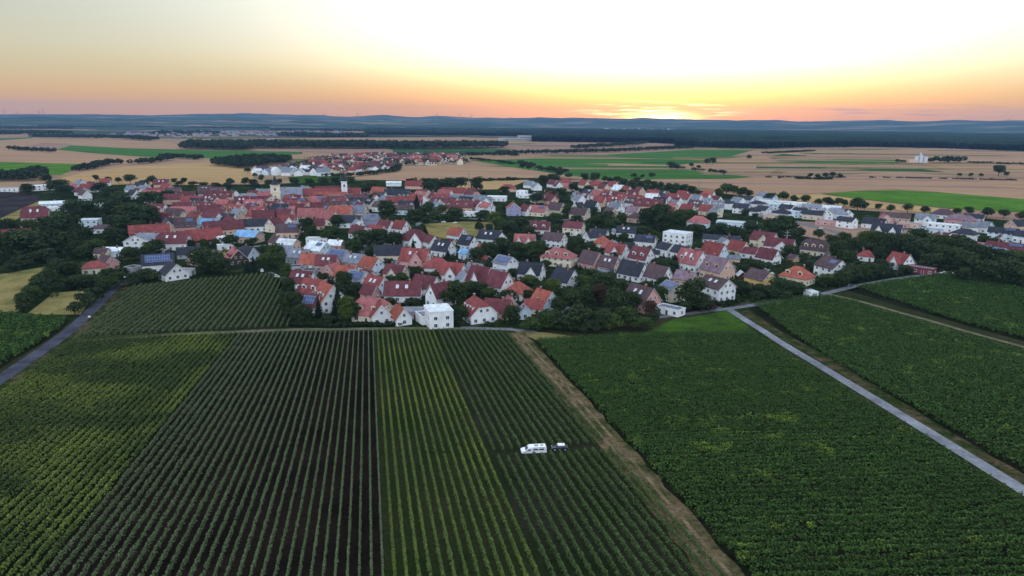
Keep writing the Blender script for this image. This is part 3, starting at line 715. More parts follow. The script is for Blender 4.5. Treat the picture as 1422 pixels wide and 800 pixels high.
def house(u, v, L, W, he, rh, a, wall, roof, kind='g', feat='', h=None, small=None, cat='house', label=None, name=None):
    L *= .94; W *= .93
    th = math.degrees(math.atan2(*(lambda p: (p.x, p.y))(at(u, v)))); a = a - th
    p = at(u, v, h if h is not None else he * .62 + (rh * .5 if kind != 'f' else 0) * .4)
    p.z = fz(p.y); px = ppm(p)
    if small is None: small = px < 2.05
    tiny = px < 1.6
    nm = name or ('flat_roofed_building' if kind == 'f' else 'house')
    o = empty(nm, p, R(a - 90)); wm, rm = 'wall_' + wall, 'roof_' + roof
    tag(o, label, cat, 'garden sheds' if cat == 'shed' else 'houses of the village')
    vis = [-1] if a >= -4 else [1]
    if kind == 'f':
        mb = MB(); mb.box((0, 0, he / 2 - .75), (L, W, he + 1.5), wm, skip='tb')
        mb.build('wall', o); mb = MB()
        mb.box((0, 0, he - .12), (L - .5, W - .5, .16), rm)
        for sx in (-1, 1): mb.box((sx * (L / 2 - .05), 0, he + .08), (.36, W + .24, .34), wm)
        for sy in (-1, 1): mb.box((0, sy * (W / 2 - .05), he + .078), (L - .48, .36, .33), wm)
        rf = mb.build('roof', o)
        if 's' in feat:
            mb = MB()
            for i in range(max(1, int(L / 3.2))): mb.face([(-L / 2 + 1.2 + i * 3, -W * .3, he + .1), (-L / 2 + 3.6 + i * 3, -W * .3, he + .1), (-L / 2 + 3.6 + i * 3, W * .3, he + 1.0), (-L / 2 + 1.2 + i * 3, W * .3, he + 1.0)], 'solar', [(0, 0), (2.4, 0), (2.4, 5), (0, 5)])
            mb.build('solar_panel', rf)
    else:
        wall_part(o, L, W, he, rh, wm, kind); rf = roof_part(o, L, W, he, rh, rm, kind)
        if cat != 'shed' and (not tiny or rnd.random() < .5):
            mb = MB(); cx = rnd.choice((-.22, .2)) * L; mb.box((cx, rnd.choice((-.5, .5)), he + rh + .1), (.8, .7, 2.0), 'chimney_brick'); mb.box((cx, mb.v[0][1] + .35, he + rh + 1.14), (.95, .85, .1), 'metal_grey'); mb.build('chimney', rf)
        for s in vis:
            if 's' in feat: slab(rf, 'solar_panel', W, he, rh, s, -L * .40, L * .40, .16, .88, 'solar')
            if 'S' in feat: slab(rf, 'solar_panel', W, he, rh, s, L * .05, L * .38, .5, .88, 'solar')
            if 'k' in feat:
                for x in (-L * .14, L * .12): slab(rf, 'skylight', W, he, rh, s, x - .65, x + .65, .45, .72, 'metal_pale')
            if 'd' in feat:
                for x in ((-L * .24, L * .22) if L < 14 else (-L * .3, 0, L * .3)): dormer(rf, W, he, rh, s, x, .25, wm, rm)
            if 'w' in feat:                            # cross wing with its own gable
                LW, WW_ = W * .62, min(L * .46, 7.5); rr = rh * .78
                for xo in ((-.22, .26) if 'x' in feat else (.18 if L > 11 else .12,)):
                    wx = xo * L; ws = WW_ * (.62 if 'x' in feat else 1)
                    mb = MB(); yb = s * (W / 2 + 1.8)
                    mb.face([(wx - ws / 2, yb, -1.5), (wx + ws / 2, yb, -1.5), (wx + ws / 2, yb, he), (wx, yb, he + rr), (wx - ws / 2, yb, he)], wm)
                    for q in (-1, 1): mb.face([(wx + q * ws / 2, yb, -1.5), (wx + q * ws / 2, s * (W / 2 - .5), -1.5), (wx + q * ws / 2, s * (W / 2 - .5), he), (wx + q * ws / 2, yb, he)], wm)
                    wg = mb.build('wing_wall', o); mb = MB(); tt = .22; sl = rr / (ws / 2); oe = .4
                    y1 = s * .3
                    for q in (-1, 1):
                        A_ = [(wx + q * (ws / 2 + oe), yb + s * .4, he - oe * sl), (wx, yb + s * .4, he + rr), (wx, y1, he + rr), (wx + q * (ws / 2 + oe), y1, he - oe * sl)]
                        mb.face([(x, y, z + tt) for x, y, z in A_], rm); mb.face(A_, rm)
                        mb.face([A_[0], A_[1], (A_[1][0], A_[1][1], A_[1][2] + tt), (A_[0][0], A_[0][1], A_[0][2] + tt)], 'frame_white')
                        mb.face([A_[0], A_[3], (A_[3][0], A_[3][1], A_[3][2] + tt), (A_[0][0], A_[0][1], A_[0][2] + tt)], rm)
                    mb.build('wing_roof', o)
                    if not tiny: add_window(o, wx, yb + s * .05, he * .9, 0 if s < 0 else math.pi, 1.5, 1.4)
    # windows
    if kind == 'f' and he < 3.6 and L < 8:
        if not small:
            mb = MB(); mb.box((0, 0, 0), (2.6, .08, 2.1), 'metal_grey'); mb.box((0, -.06, .1), (2.4, .06, .05), 'metal_pale')
            g = mb.build('garage_door', o); g.location = (L / 2 + .02, 0, 1.05); g.rotation_euler = (0, 0, R(90))
    elif cat != 'shed' and (not tiny or kind == 'f'):
        rows = [1.5] + ([4.2] if he > 4.6 else []) + ([6.9] if he > 7.4 else [])
        step = 3.6 if small else 2.9
        for s in vis:
            nwn = max(1, int((L - 1.5) / step)); sx = 1 if 'w' not in feat else 1
            for z in rows:
                for i in range(nwn):
                    x = -L / 2 + L * (i + .5) / nwn
                    if 'w' in feat and x > -.05 * L: continue
                    if not small and z == rows[0] and i == nwn // 2 and he < 4.7:
                        d_ = link('door', DOOR, o); d_.location = (x, s * (W / 2 + .03), 1.0); d_.rotation_euler = (0, 0, 0 if s < 0 else math.pi); continue
                    add_window(o, x, s * (W / 2 + .02), z, 0 if s < 0 else math.pi, rnd.choice((1.1, 1.3, 1.6)), 1.3)
        ge = W / 2; nwn = max(1, int((W - 1.5) / step))
        for z in rows:
            for i in range(nwn): add_window(o, L / 2 + .02, -W / 2 + W * (i + .5) / nwn, z, R(90), 1.2, 1.3)
        if kind in 'gj' and rh > 2.6:
            zz = he + rh * .30
            for y in ((-1.3, 1.3) if W > 8 else (0,)): add_window(o, L / 2 + .02, y, zz, R(90), 1.0, 1.15)
    HOUSES.append(dict(o=o, u=u, v=v, r=.5 * math.hypot(L, W), p=p, wall=wall, roof=roof, kind=kind, feat=feat, lab=label))
    return o

H = house
# --- left of the picture
H(220, 367, 15, 9, 4.6, 4.4, 88, 'W', 'K', 'g', 's')
H(241, 379, 9, 11.5, 3.2, 4.4, 22, 'W', 'K', 'g', '')
H(259, 377, 7, 5, 2.9, 0, 60, 'W', 'S', 'f')
H(192, 336, 14, 14, 5.2, 3.0, -12, 'W', 'S', 'g')
H(213, 333, 12, 8, 5.0, 2.6, 60, 'W', 'S', 'g')
H(132, 372, 11, 8, 3.4, 2.8, 80, 'C', 'R', 'h')
H(149, 366, 9, 8, 3.4, 3.6, 28, 'P', 'U', 'g')
H(160, 350, 9, 5, 3.6, 1.6, 60, 'L', 'N', 'g')
H(143, 352, 8, 6, 3.0, 2.2, 50, 'C', 'U', 'g')
H(185, 373, 6, 6, 2.8, 0, 40, 'G', 'K', 'f')
H(208, 324, 24, 10, 5, 4.4, 88, 'O', 'R', 'g')
H(241, 337, 18, 11, 4.5, 5.2, 70, 'W', 'M', 'j', 'k')
H(278, 332, 26, 13, 4.0, 5.6, 108, 'B', 'R', 'g')
H(310, 318, 26, 11, 4.0, 5.0, 100, 'O', 'M', 'g')
H(313, 333, 9, 6, 5.0, 0, 70, 'W', 'N', 'f')
H(313, 342, 9, 4, 3.2, 0, 108, 'W', 'N', 'f')
H(346, 329, 15, 12, 4.2, 3.0, 55, 'O', 'A', 'g')
H(262, 352, 12, 8, 2.8, 3.0, 85, 'G', 'K', 'g')
H(270, 361, 8, 6, 3.4, 3.4, -15, 'P', 'R', 'g')
H(328, 359, 12, 11, 2.6, 5.6, 12, 'B', 'Q', 'g', 'd')
H(345, 354, 9, 8, 3.4, 4.0, 38, 'L', 'K', 'g')
H(270, 308, 12, 9, 4.2, 4.6, 40, 'C', 'R', 'g')
H(243, 313, 14, 9, 4, 4.6, 80, 'W', 'K', 'g', 'w')
H(291, 312, 14, 9, 3.8, 3.4, 60, 'L', 'A', 'g')
H(318, 306, 12, 9, 4, 4.0, 50, 'W', 'K', 'g')
H(232, 317, 9, 8, 4.4, 4.4, 15, 'O', 'U', 'g')
H(215, 305, 16, 9, 4.2, 4.4, 85, 'O', 'R', 'g')
H(255, 295, 20, 12, 4.4, 3.4, 70, 'O', 'Q', 'g')
H(284, 279, 10, 9, 4, 4.0, 30, 'L', 'A', 'g')
H(270, 279, 14, 9, 4, 3, 80, 'W', 'A', 'g')
H(50, 300, 18, 13, 3.4, 7.2, 78, 'C', 'M', 'j', 'k')
H(74, 301, 8, 6, 3.0, 2.4, 60, 'W', 'M', 'g')
H(24, 329, 15, 9, 3.8, 4.4, 80, 'W', 'M', 'g', 'd')
H(-6, 332, 12, 9, 3.8, 4.0, 80, 'W', 'R', 'g')
H(126, 311, 12, 9, 8.4, 0, 70, 'L', 'N', 'f')
H(143, 318, 14, 10, 3.4, 2.2, 70, 'W', 'U', 'h')
H(92, 283, 40, 13, 3.6, 1.6, 84, 'L', 'N', 'g')
H(75, 290, 18, 8, 3.6, 0, 80, 'W', 'N', 'f')
H(150, 285, 22, 9, 3.6, 0, 75, 'W', 'N', 'f')
H(56, 260, 28, 14, 5, 0, 100, 'W', 'N', 'f')
H(10, 263, 26, 9, 3.5, 0, 85, 'W', 'S', 'f')
for (u, v, a, r_) in ((104, 262, 40, 'Q'), (113, 267, 30, 'M'), (120, 262, 60, 'R'), (128, 259, 40, 'M'), (112, 256, 30, 'S'), (146, 254, 80, 'R'), (118, 271, 20, 'U'), (135, 262, 70, 'M')): H(u, v, 11, 9, 3.8, 4.2, a, 'W', r_)
for (u, v, a, r_) in ((183, 264, 40, 'S'), (192, 268, 30, 'U'), (202, 264, 60, 'S'), (186, 271, 30, 'K'), (207, 276, 15, 'S'), (196, 259, 60, 'K')): H(u, v, 11, 9, 4.2, 4.0, a, 'W', r_)
H(225, 256, 16, 10, 4, 5, 75, 'O', 'M', 'g', 'k')
H(232, 262, 12, 9, 4, 4.4, 40, 'P', 'R')
# --- between the upper plot and the front plots
H(421, 391, 11, 9, 3.6, 4.4, 58, 'W', 'M', 'g', 'k')
H(437, 406, 11, 10, 5.0, 4.8, 50, 'W', 'R', 'g', 'd')
H(456, 416, 10, 11, 5.4, 5.6, 26, 'W', 'T', 'g', 'd')
H(432, 424, 8, 8, 3.8, 3.8, 60, 'W', 'M', 'g', 's')
H(462, 378, 8, 8, 3.6, 3.4, -40, 'P', 'Q')
H(481, 382, 10, 8, 3.4, 4.0, 62, 'W', 'T')
H(455, 367, 11, 9, 3.6, 4.2, 70, 'P', 'M', 'g', 'k')
H(433, 365, 11, 9, 3.2, 4.6, 58, 'W', 'T')
H(409, 372, 8, 6, 2.8, 0, 80, 'G', 'K', 'f')
H(430, 377, 7, 6, 2.8, 0, 70, 'G', 'K', 'f')
H(516, 371, 11, 9.5, 4.2, 4.4, 42, 'L', 'T')
H(498, 390, 10, 9, 4, 4.0, 48, 'W', 'S', 'g', 's')
H(512, 387, 7, 7, 3.4, 3.4, 40, 'W', 'M')
H(523, 399, 10, 10, 3.8, 4.6, 44, 'L', 'R', 'g', 'k')
H(514, 407, 7, 6, 3.0, 3.0, 50, 'P', 'M')
H(550, 380, 11, 8, 3.8, 3.6, 55, 'C', 'M', 'g', 'w')
H(560, 407, 16, 10, 3.4, 4.8, 82, 'W', 'M', 'g', 'k')
H(517, 433, 13, 11, 3.4, 5.2, 62, 'C', 'Q', 'j', 'd')
H(527, 437, 8, 8, 3.4, 4.2, 12, 'W', 'R', 'g')
H(556, 440, 8, 6.5, 3.0, 3.6, 22, 'W', 'T')
H(577, 434, 12, 7, 3.2, 0, 86, 'G', 'S', 'f')
H(609, 437, 11, 9.5, 6.6, 0, 12, 'W', 'N', 'f')
H(593, 440, 8, 7, 3.4, 0, 20, 'W', 'S', 'f')
H(612, 411, 11, 8, 4.6, 4.8, -52, 'W', 'M')
H(592, 398, 12, 9, 4.0, 4.4, 52, 'W', 'M')
H(664, 433, 12, 11.5, 3.6, 5.2, 24, 'W', 'R', 'j', 'd')
H(692, 431, 11, 8, 3.0, 4.2, 72, 'O', 'M', 'g')
H(708, 424, 5, 5, 3.2, 3.2, 20, 'P', 'Q')
H(728, 434, 6, 5, 3.0, 1.8, 8, 'L', 'S', 'g', 's')
H(577, 361, 15, 11, 4.6, 5.4, 70, 'P', 'R', 'g', 'wk')
H(607, 371, 13, 9, 4.0, 4.4, 86, 'W', 'R', 'h')
H(592, 361, 8, 7, 4.4, 3.4, 20, 'W', 'Q')
H(628, 380, 13, 10, 4.0, 4.8, 62, 'W', 'R', 'g', 'w')
H(645, 389, 8, 7, 3.4, 3.2, 16, 'W', 'S')
H(668, 389, 11, 10, 4.2, 6.0, 52, 'W', 'M', 'g', 'w')
H(694, 396, 11, 10, 4.6, 5.6, 46, 'W', 'M', 'g')
H(660, 380, 9, 8, 4.0, 4.4, 50, 'V', 'S')
H(720, 405, 10, 9, 3.4, 4.2, 60, 'W', 'T', 'h')
H(756, 420, 9, 9, 3.8, 4.6, 42, 'L', 'T')
H(742, 427, 8, 5, 2.8, 2.6, 75, 'C', 'R')
H(702, 367, 11, 9, 4.6, 3.2, 44, 'W', 'S', 'g', 's')
H(690, 378, 9, 6, 3.0, 0, 70, 'L', 'S', 'f')
H(738, 379, 12, 10, 3.6, 4.6, 70, 'W', 'K', 'g', 'w')
H(785, 389, 12, 9, 4.0, 5.0, 44, 'W', 'K')
H(776, 358, 18, 12, 4.8, 4.4, 72, 'C', 'Q', 'h', 'd')
H(821, 364, 12, 9, 3.8, 5.4, 46, 'P', 'U')
H(846, 369, 10, 9, 3.2, 4.8, 62, 'O', 'U', 'g', 'k')
H(879, 379, 14, 9, 3.4, 5.6, 54, 'W', 'K')
H(914, 384, 12, 9, 3.4, 5.2, 52, 'W', 'U')
H(891, 417, 13, 10.5, 4.4, 5.6, 46, 'P', 'U', 'g', 'k')
H(934, 404, 9, 9, 5.6, 2.4, 40, 'C', 'S', 'g', 's')
H(952, 388, 10, 7, 3.6, 3.2, 60, 'O', 'V')
H(995, 401, 13, 11, 6.0, 3.6, 48, 'W', 'U', 'g', 'k')
H(996, 375, 14, 11.5, 4.6, 6.0, 50, 'O', 'V', 'g', 'd')
H(960, 364, 14, 12, 4.4, 6.2, 54, 'W', 'Q', 'g', 'dk')
H(992, 352, 13, 10, 4.4, 5.6, 56, 'L', 'R')
H(891, 358, 12, 10, 3.8, 5.4, 54, 'W', 'M', 'g', 'd')
H(857, 351, 12, 9, 4.0, 4.6, 58, 'W', 'R', 'g', 'w')
H(837, 338, 10, 9, 3.6, 3.8, 50, 'C', 'T', 'h')
H(822, 330, 10, 8, 3.8, 3.4, -52, 'W', 'K')
H(832, 326, 12, 8, 3.8, 3.0, 70, 'W', 'K')
H(797, 318, 14, 10, 5.8, 3.4, 72, 'C', 'M')
H(750, 318, 14, 9, 3.6, 4.6, 82, 'W', 'M', 'g', 'd')
H(770, 334, 14, 10, 4.8, 3.8, 62, 'W', 'U')
H(729, 336, 13, 9, 3.6, 4.2, 80, 'W', 'Q', 'g', 'wx')
H(870, 323, 13, 9, 3.6, 3.8, 82, 'W', 'K', 'g', 'k')
H(896, 336, 13, 9, 4.2, 3.2, 78, 'W', 'K', 'g', 'S')
H(941, 330, 16, 12, 9.0, 0, 68, 'W', 'N', 'f')
H(925, 347, 10, 8, 4.4, 3.0, 44, 'W', 'K')
H(947, 352, 11, 8, 4.6, 3.2, 48, 'W', 'K')
H(1002, 333, 24, 9, 3.0, 2.2, 86, 'W', 'K')
H(1006, 338, 9, 7, 3.4, 2.4, 20, 'W', 'S')
H(1025, 347, 11, 9, 4.0, 4.6, 52, 'C', 'R')
H(1061, 334, 15, 11, 4.6, 4.6, 66, 'C', 'M', 'g', 'w')
H(1083, 342, 17, 10, 3.6, 4.2, 74, 'W', 'M', 'g', 'w')
H(1067, 358, 11, 9, 3.6, 4.6, 58, 'W', 'M')
H(1041, 352, 9, 7, 3.4, 2.6, 70, 'W', 'M')
H(1132, 346, 15, 11, 3.6, 5.2, 74, 'C', 'U', 'j', 'd')
H(1055, 388, 12, 9, 4.2, 3.6, 48, 'Y', 'U')
H(1107, 384, 14, 11, 3.6, 4.6, 66, 'C', 'T', 'h', 'd')
H(1154, 373, 13, 11, 5.4, 3.8, 46, 'W', 'U', 'g', 'S')
H(1203, 356, 9, 7, 3.0, 3.0, 86, 'W', 'R', 'h')
H(1250, 365, 11, 9.5, 3.6, 4.8, 50, 'W', 'R', 'g', 'w')
H(1279, 374, 14, 6, 3.2, 0, 74, 'X', 'S', 'f')
H(1126, 407, 5.5, 4, 2.6, 0, 40, 'W', 'N', 'f')
H(931, 430, 11, 6, 2.8, 0, 60, 'W', 'S', 'f')
# --- below the church towers
H(400, 340, 12, 9, 3.8, 2.6, 55, 'O', 'N', 'g', 'k')
H(384, 337, 8, 7, 3.6, 3.0, 30, 'O', 'U')
H(397, 350, 10, 8, 3.4, 3.0, 60, 'G', 'S')
H(416, 357, 13, 9, 3.6, 3.8, 58, 'G', 'S', 'g', 'k')
H(442, 347, 13, 11, 4.0, 4.0, 44, 'L', 'N', 'g', 'S')
H(441, 333, 14, 6, 3.4, 0, 76, 'W', 'N', 'f')
H(467, 341, 9, 6, 3.6, 2.4, 60, 'P', 'N')
H(471, 358, 12, 9, 3.6, 4.0, 50, 'P', 'S', 'g', 's')
H(494, 364, 12, 9, 3.6, 3.8, 50, 'P', 'S', 'g', 'k')
H(355, 314, 17, 9, 4, 4, 82, 'W', 'K')
H(381, 314, 10, 9, 4.6, 4.4, -40, 'C', 'M')
H(400, 309, 14, 10, 4.6, 4.4, 76, 'W', 'R', 'g', 'w')
H(400, 322, 15, 9, 4.2, 4.4, 80, 'O', 'U', 'g', 'S')
H(414, 315, 9, 8, 4.4, 3.2, 30, 'W', 'S')
H(366, 303, 16, 10, 4.2, 5.4, 86, 'W', 'M')
H(433, 301, 20, 11, 5.4, 5.2, 80, 'C', 'Q')
H(455, 304, 14, 12, 5.0, 5.6, 60, 'C', 'Q')
H(474, 296, 18, 11, 4.2, 5.2, 70, 'O', 'T')
H(433, 313, 18, 8, 3.4, 4.0, 84, 'O', 'M')
H(486, 309, 18, 10, 4.2, 4.4, 70, 'W', 'K')
H(497, 315, 9, 9.5, 4.4, 4.4, 10, 'W', 'S')
H(515, 306, 12, 9, 4.4, 4.0, 60, 'V', 'S', 'g', 'S')
H(499, 324, 12, 9, 3.8, 4.4, 46, 'W', 'M')
H(523, 324, 13, 9, 3.8, 4.6, 48, 'W', 'R', 'g', 'd')
H(536, 316, 11, 9, 4.0, 4.4, 50, 'W', 'M')
H(557, 317, 11, 9, 3.8, 4.8, 44, 'W', 'R')
H(577, 333, 18, 12, 4.2, 6.2, 66, 'W', 'M', 'h', 'w')
H(600, 338, 8, 7, 5.0, 3.4, 24, 'W', 'M')
H(540, 353, 16, 10, 3.8, 4.4, 86, 'C', 'K')
H(616, 347, 12, 10, 3.8, 4.8, 50, 'W', 'K', 'g', 'k')
H(635, 327, 11, 9, 4.4, 4.0, 48, 'L', 'T')
H(650, 339, 11, 9, 3.8, 4.6, 44, 'W', 'K', 'g', 'S')
H(647, 353, 7, 6, 3.6, 2.0, 40, 'L', 'A')
H(680, 331, 14, 10, 3.8, 4.6, 70, 'W', 'K', 'g', 'k')
H(694, 333, 8, 8, 4.2, 4.0, 20, 'W', 'K')
# --- right middle
H(713, 291, 12, 12, 6.0, 4.2, 6, 'V', 'R')
H(731, 293, 10, 9, 4.2, 4.4, 40, 'W', 'M')
H(725, 268, 10, 9, 6.4, 0, 60, 'W', 'N', 'f')
H(731, 272, 16, 8, 3.4, 0, 80, 'W', 'N', 'f')
H(690, 275, 20, 10, 4.4, 0, 82, 'W', 'N', 'f')
H(705, 262, 18, 10, 3.8, 4.2, 80, 'O', 'R', 'h')
H(735, 257, 12, 9, 4, 4, 60, 'W', 'S'); H(745, 260, 11, 10, 4, 4.2, 20, 'W', 'S')
H(768, 256, 14, 9, 4, 4.6, 40, 'W', 'M'); H(775, 259, 9, 9, 4, 4.6, 20, 'W', 'M')
H(785, 254, 16, 10, 4.2, 5, 70, 'O', 'R', 'h'); H(790, 261, 10, 9, 4, 4.2, 60, 'C', 'Q')
H(811, 257, 13, 9, 4, 4.8, 40, 'C', 'R')
H(748, 294, 16, 11, 3.8, 4.6, 64, 'C', 'Q', 'g', 'S')
H(773, 291, 14, 10, 4.2, 5.2, 52, 'C', 'U')
H(805, 298, 15, 10, 4.2, 4.6, 60, 'C', 'U')
H(822, 288, 13, 10, 3.8, 5.2, 50, 'W', 'K')
H(803, 289, 10, 8, 4, 4, -40, 'W', 'K')
H(856, 289, 13, 9, 4, 4.4, 44, 'W', 'S'); H(847, 297, 10, 9, 4, 4, 40, 'O', 'U')
H(884, 303, 13, 10, 4, 3.6, 60, 'O', 'U', 'h'); H(880, 295, 12, 9, 4, 4, 50, 'C', 'V')
H(900, 286, 26, 11, 4.2, 5.4, 84, 'O', 'M', 'g', 'd')
H(880, 279, 16, 9, 4.2, 4.8, 80, 'C', 'R', 'g', 'd'); H(868, 280, 10, 9, 4.2, 4.8, 20, 'W', 'R')
H(938, 286, 12, 11, 4.6, 4.2, 30, 'W', 'S'); H(929, 295, 11, 9, 3.6, 4, 70, 'O', 'R')
H(970, 309, 16, 11, 4.0, 4.4, 78, 'L', 'Q', 'h')
H(955, 292, 12, 9, 3.8, 4.4, 60, 'C', 'R'); H(982, 293, 12, 10, 3.8, 4.6, 56, 'C', 'R'); H(994, 296, 9, 8, 3.8, 3.6, 40, 'C', 'S')
for (u, v, r_, a) in ((955, 277, 'R', 36), (968, 279, 'S', 40), (979, 277, 'R', 44), (995, 281, 'M', 36), (948, 273, 'R', 50), (984, 273, 'T', 60), (925, 280, 'M', 30), (934, 277, 'R', 60)): H(u, v, 12, 9.5, 4.2, 5.2, a, 'W', r_)
for (u, v, r_, a) in ((907, 271, 'R', 80), (905, 277, 'N', 70), (888, 267, 'M', 30), (870, 266, 'R', 40), (859, 264, 'N', 60), (851, 259, 'R', 50), (838, 262, 'M', 40), (828, 258, 'R', 70), (843, 271, 'R', 40), (830, 272, 'Q', 50), (858, 274, 'M', 60), (845, 279, 'M', 30), (833, 281, 'R', 60), (820, 265, 'W' if False else 'M', 40)): H(u, v, 12, 9, 4.2, 4.8, a, rnd.choice('WWCO'), r_)
# --- new estate
for (u, v, L, W, he, rh, a, wl, r_, k) in ((1010, 284, 12, 10, 5.6, 2.6, 60, 'W', 'K', 'h'), (1025, 281, 12, 9, 5, 3.4, 44, 'W', 'S', 'g'), (1030, 290, 14, 9, 5, 3.2, 70, 'W', 'K', 'g'), (1042, 279, 11, 9, 5.4, 3, 40, 'L', 'K', 'g'), (1045, 294, 12, 10, 3.6, 3, 60, 'W', 'K', 'h'),
    (1052, 285, 13, 10, 5.6, 2.6, 60, 'W', 'K', 'h'), (1064, 282, 14, 9, 5.6, 0, 70, 'W', 'N', 'f'), (1075, 286, 14, 10, 5.6, 0, 60, 'L', 'N', 'f'), (1088, 283, 16, 9, 5.4, 0, 80, 'W', 'N', 'f'), (1100, 287, 12, 10, 5.8, 0, 60, 'W', 'N', 'f'), (1112, 285, 16, 9, 5.6, 0, 78, 'W', 'N', 'f'),
    (1086, 297, 14, 11, 3.8, 3.2, 64, 'W', 'K', 'h'), (1102, 296, 9, 9, 5.6, 0, 30, 'L', 'N', 'f'), (1112, 296, 12, 9, 4.6, 3.2, 60, 'W', 'K', 'g'), (1127, 290, 16, 9, 5, 2.6, 80, 'W', 'S', 'g'), (1130, 299, 16, 10, 4.4, 2.8, 76, 'C', 'K', 'g'), (1143, 291, 12, 9, 5.4, 0, 60, 'W', 'N', 'f'), (1155, 291, 16, 9, 4.4, 2.2, 80, 'W', 'N', 'g'),
    (1145, 298, 10, 11, 5, 3, 20, 'W', 'S', 'g'), (1162, 297, 20, 12, 4.2, 4.2, 74, 'W', 'S', 'h'), (1173, 298, 10, 10, 4.2, 3.4, 30, 'W', 'K', 'g'), (1176, 309, 13, 9, 5.2, 2.6, 60, 'W', 'K', 'g'), (1152, 309, 20, 9, 3.2, 0, 80, 'P', 'S', 'f'), (1023, 311, 30, 10, 4, 0, 82, 'L', 'N', 'f'), (1060, 273, 12, 9, 4.6, 3, 50, 'W', 'S', 'g'),
    (1070, 276, 12, 9, 4.6, 3, 50, 'L', 'K', 'g'), (1093, 291, 12, 9, 4.4, 3, 60, 'W', 'K', 'g'), (1060, 293, 12, 9, 4.6, 3, 50, 'W', 'K', 'g'), (1073, 301, 13, 9, 3.4, 0, 70, 'O', 'S', 'f')):
    H(u, v, L, W, he, rh, a, wl, r_, k)
H(1231, 322, 19, 9, 4.2, 4.8, 80, 'W', 'K', 'g', 'wx'); H(1243, 321, 8, 9, 4.4, 5.0, 10, 'W', 'K')
H(1214, 311, 16, 10, 3.6, 3.8, 74, 'W', 'K')
H(1243, 302, 22, 9, 3.6, 3.0, 84, 'O', 'U'); H(1229, 305, 8, 7, 4.4, 2.6, 20, 'O', 'Q'); H(1264, 312, 14, 8, 3.6, 0, 76, 'O', 'S', 'f'); H(1248, 312, 15, 7, 3, 0, 84, 'P', 'S', 'f')
H(1285, 306, 14, 9, 5.2, 3.6, 80, 'W', 'S', 'g', 'w'); H(1310, 298, 18, 12, 3.4, 4.4, 78, 'W', 'U', 'h')
H(1311, 315, 22, 9, 5.4, 0, 84, 'W', 'N', 'f'); H(1290, 320, 18, 8, 3.2, 0, 84, 'L', 'S', 'f'); H(1334, 306, 22, 11, 4, 3.6, 84, 'P', 'V', 'h')
H(1352, 304, 14, 8, 4.4, 2.6, 82, 'W', 'K'); H(1342, 316, 12, 10, 4.6, 3.4, 50, 'W', 'S', 'h'); H(1340, 326, 15, 10, 4.4, 3.2, 70, 'W', 'K', 'h'); H(1314, 331, 22, 10, 3.4, 2.6, 82, 'W', 'M', 'h', 'k'); H(1296, 331, 12, 7, 3.4, 0, 84, 'W', 'N', 'f')
H(1393, 325, 18, 8, 5.0, 2.8, 86, 'L', 'K', 'g', 'S'); H(1389, 337, 10, 9, 4.4, 3.6, 8, 'W', 'K'); H(1398, 346, 22, 9, 3.4, 3.2, 80, 'W', 'M', 'g', 'S'); H(1381, 350, 12, 9, 3, 2, 60, 'L', 'A'); H(1412, 314, 14, 10, 4.2, 3.8, -34, 'O', 'K')
H(1353, 340, 13, 8, 3.2, 0, 80, 'P', 'V', 'f'); H(1366, 316, 10, 9, 4.4, 3.4, 60, 'W', 'S'); H(1424, 330, 12, 9, 4.6, 3, 60, 'W', 'K')

# --- church with the cream tower, church with the white tower
def tower(u, v, wd, ht, wm, dome, spire, label, nm='church_tower'):
    p = at(u, v); px = ppm(p); o = empty(nm, p, R(14))
    tag(o, label, 'church tower')
    mb = MB(); mb.box((0, 0, ht / 2 - 1), (wd, wd, ht + 2), wm, skip='b'); b_ = mb.build('shaft', o)
    mb = MB()
    for z in (ht * .62, ht - .2): mb.box((0, 0, z), (wd + .7, wd + .7, .5), wm)
    mb.build('cornice', o)
    for k in range(4):
        for zz in (.78, .42):
            q = add_window(o, 0, 0, 0, 0, 1.5, 2.6); ang = R(90 * k)
            q.location = (math.sin(ang) * (wd / 2 + .03), -math.cos(ang) * (wd / 2 + .03), ht * zz); q.rotation_euler = (0, 0, ang)
    mb = MB(); n = 8
    prof = [(wd * .62, ht + .05), (wd * .66, ht + dome * .25), (wd * .5, ht + dome * .7), (wd * .22, ht + dome), (wd * .24, ht + dome * 1.15), (wd * .10, ht + dome * 1.35), (.12, ht + dome + spire)] if dome > 2 else [(wd * .70, ht + .05), (wd * .30, ht + spire * .3), (.1, ht + spire)]
    for (r0, z0), (r1, z1) in zip(prof, prof[1:]):
        for i in range(n):
            a, b2 = 2 * math.pi * (i + .5) / n, 2 * math.pi * (i + 1.5) / n
            mb.face([(r0 * math.cos(a), r0 * math.sin(a), z0), (r0 * math.cos(b2), r0 * math.sin(b2), z0), (r1 * math.cos(b2), r1 * math.sin(b2), z1), (r1 * math.cos(a), r1 * math.sin(a), z1)], 'roof_K')
    mb.build('spire', o)
    HOUSES.append(dict(o=o, u=u, v=v, r=wd, p=p, wall='C', roof='K', kind='g', feat='', lab=label))
tower(384, 285, 7.6, 18.5, 'wall_C', 0, 8, 'broad cream church tower with short dark spire')
tower(479, 279, 5.2, 18.5, 'wall_W', 4.2, 8, 'slim white church tower with dark onion dome')
H(404, 272, 22, 12, 7, 6.5, 84, 'G', 'S', 'g', '', label='grey church nave with slate roof beside the cream tower', name='church', cat='church')
H(378, 281, 10, 14, 7, 4, 10, 'C', 'M', 'g', '', label='cream gabled church front below the cream tower', name='church', cat='church')
H(470, 277, 18, 9, 5, 3.5, 84, 'W', 'Q', 'g', '', label='low white church nave beside the slim white tower', name='church', cat='church')
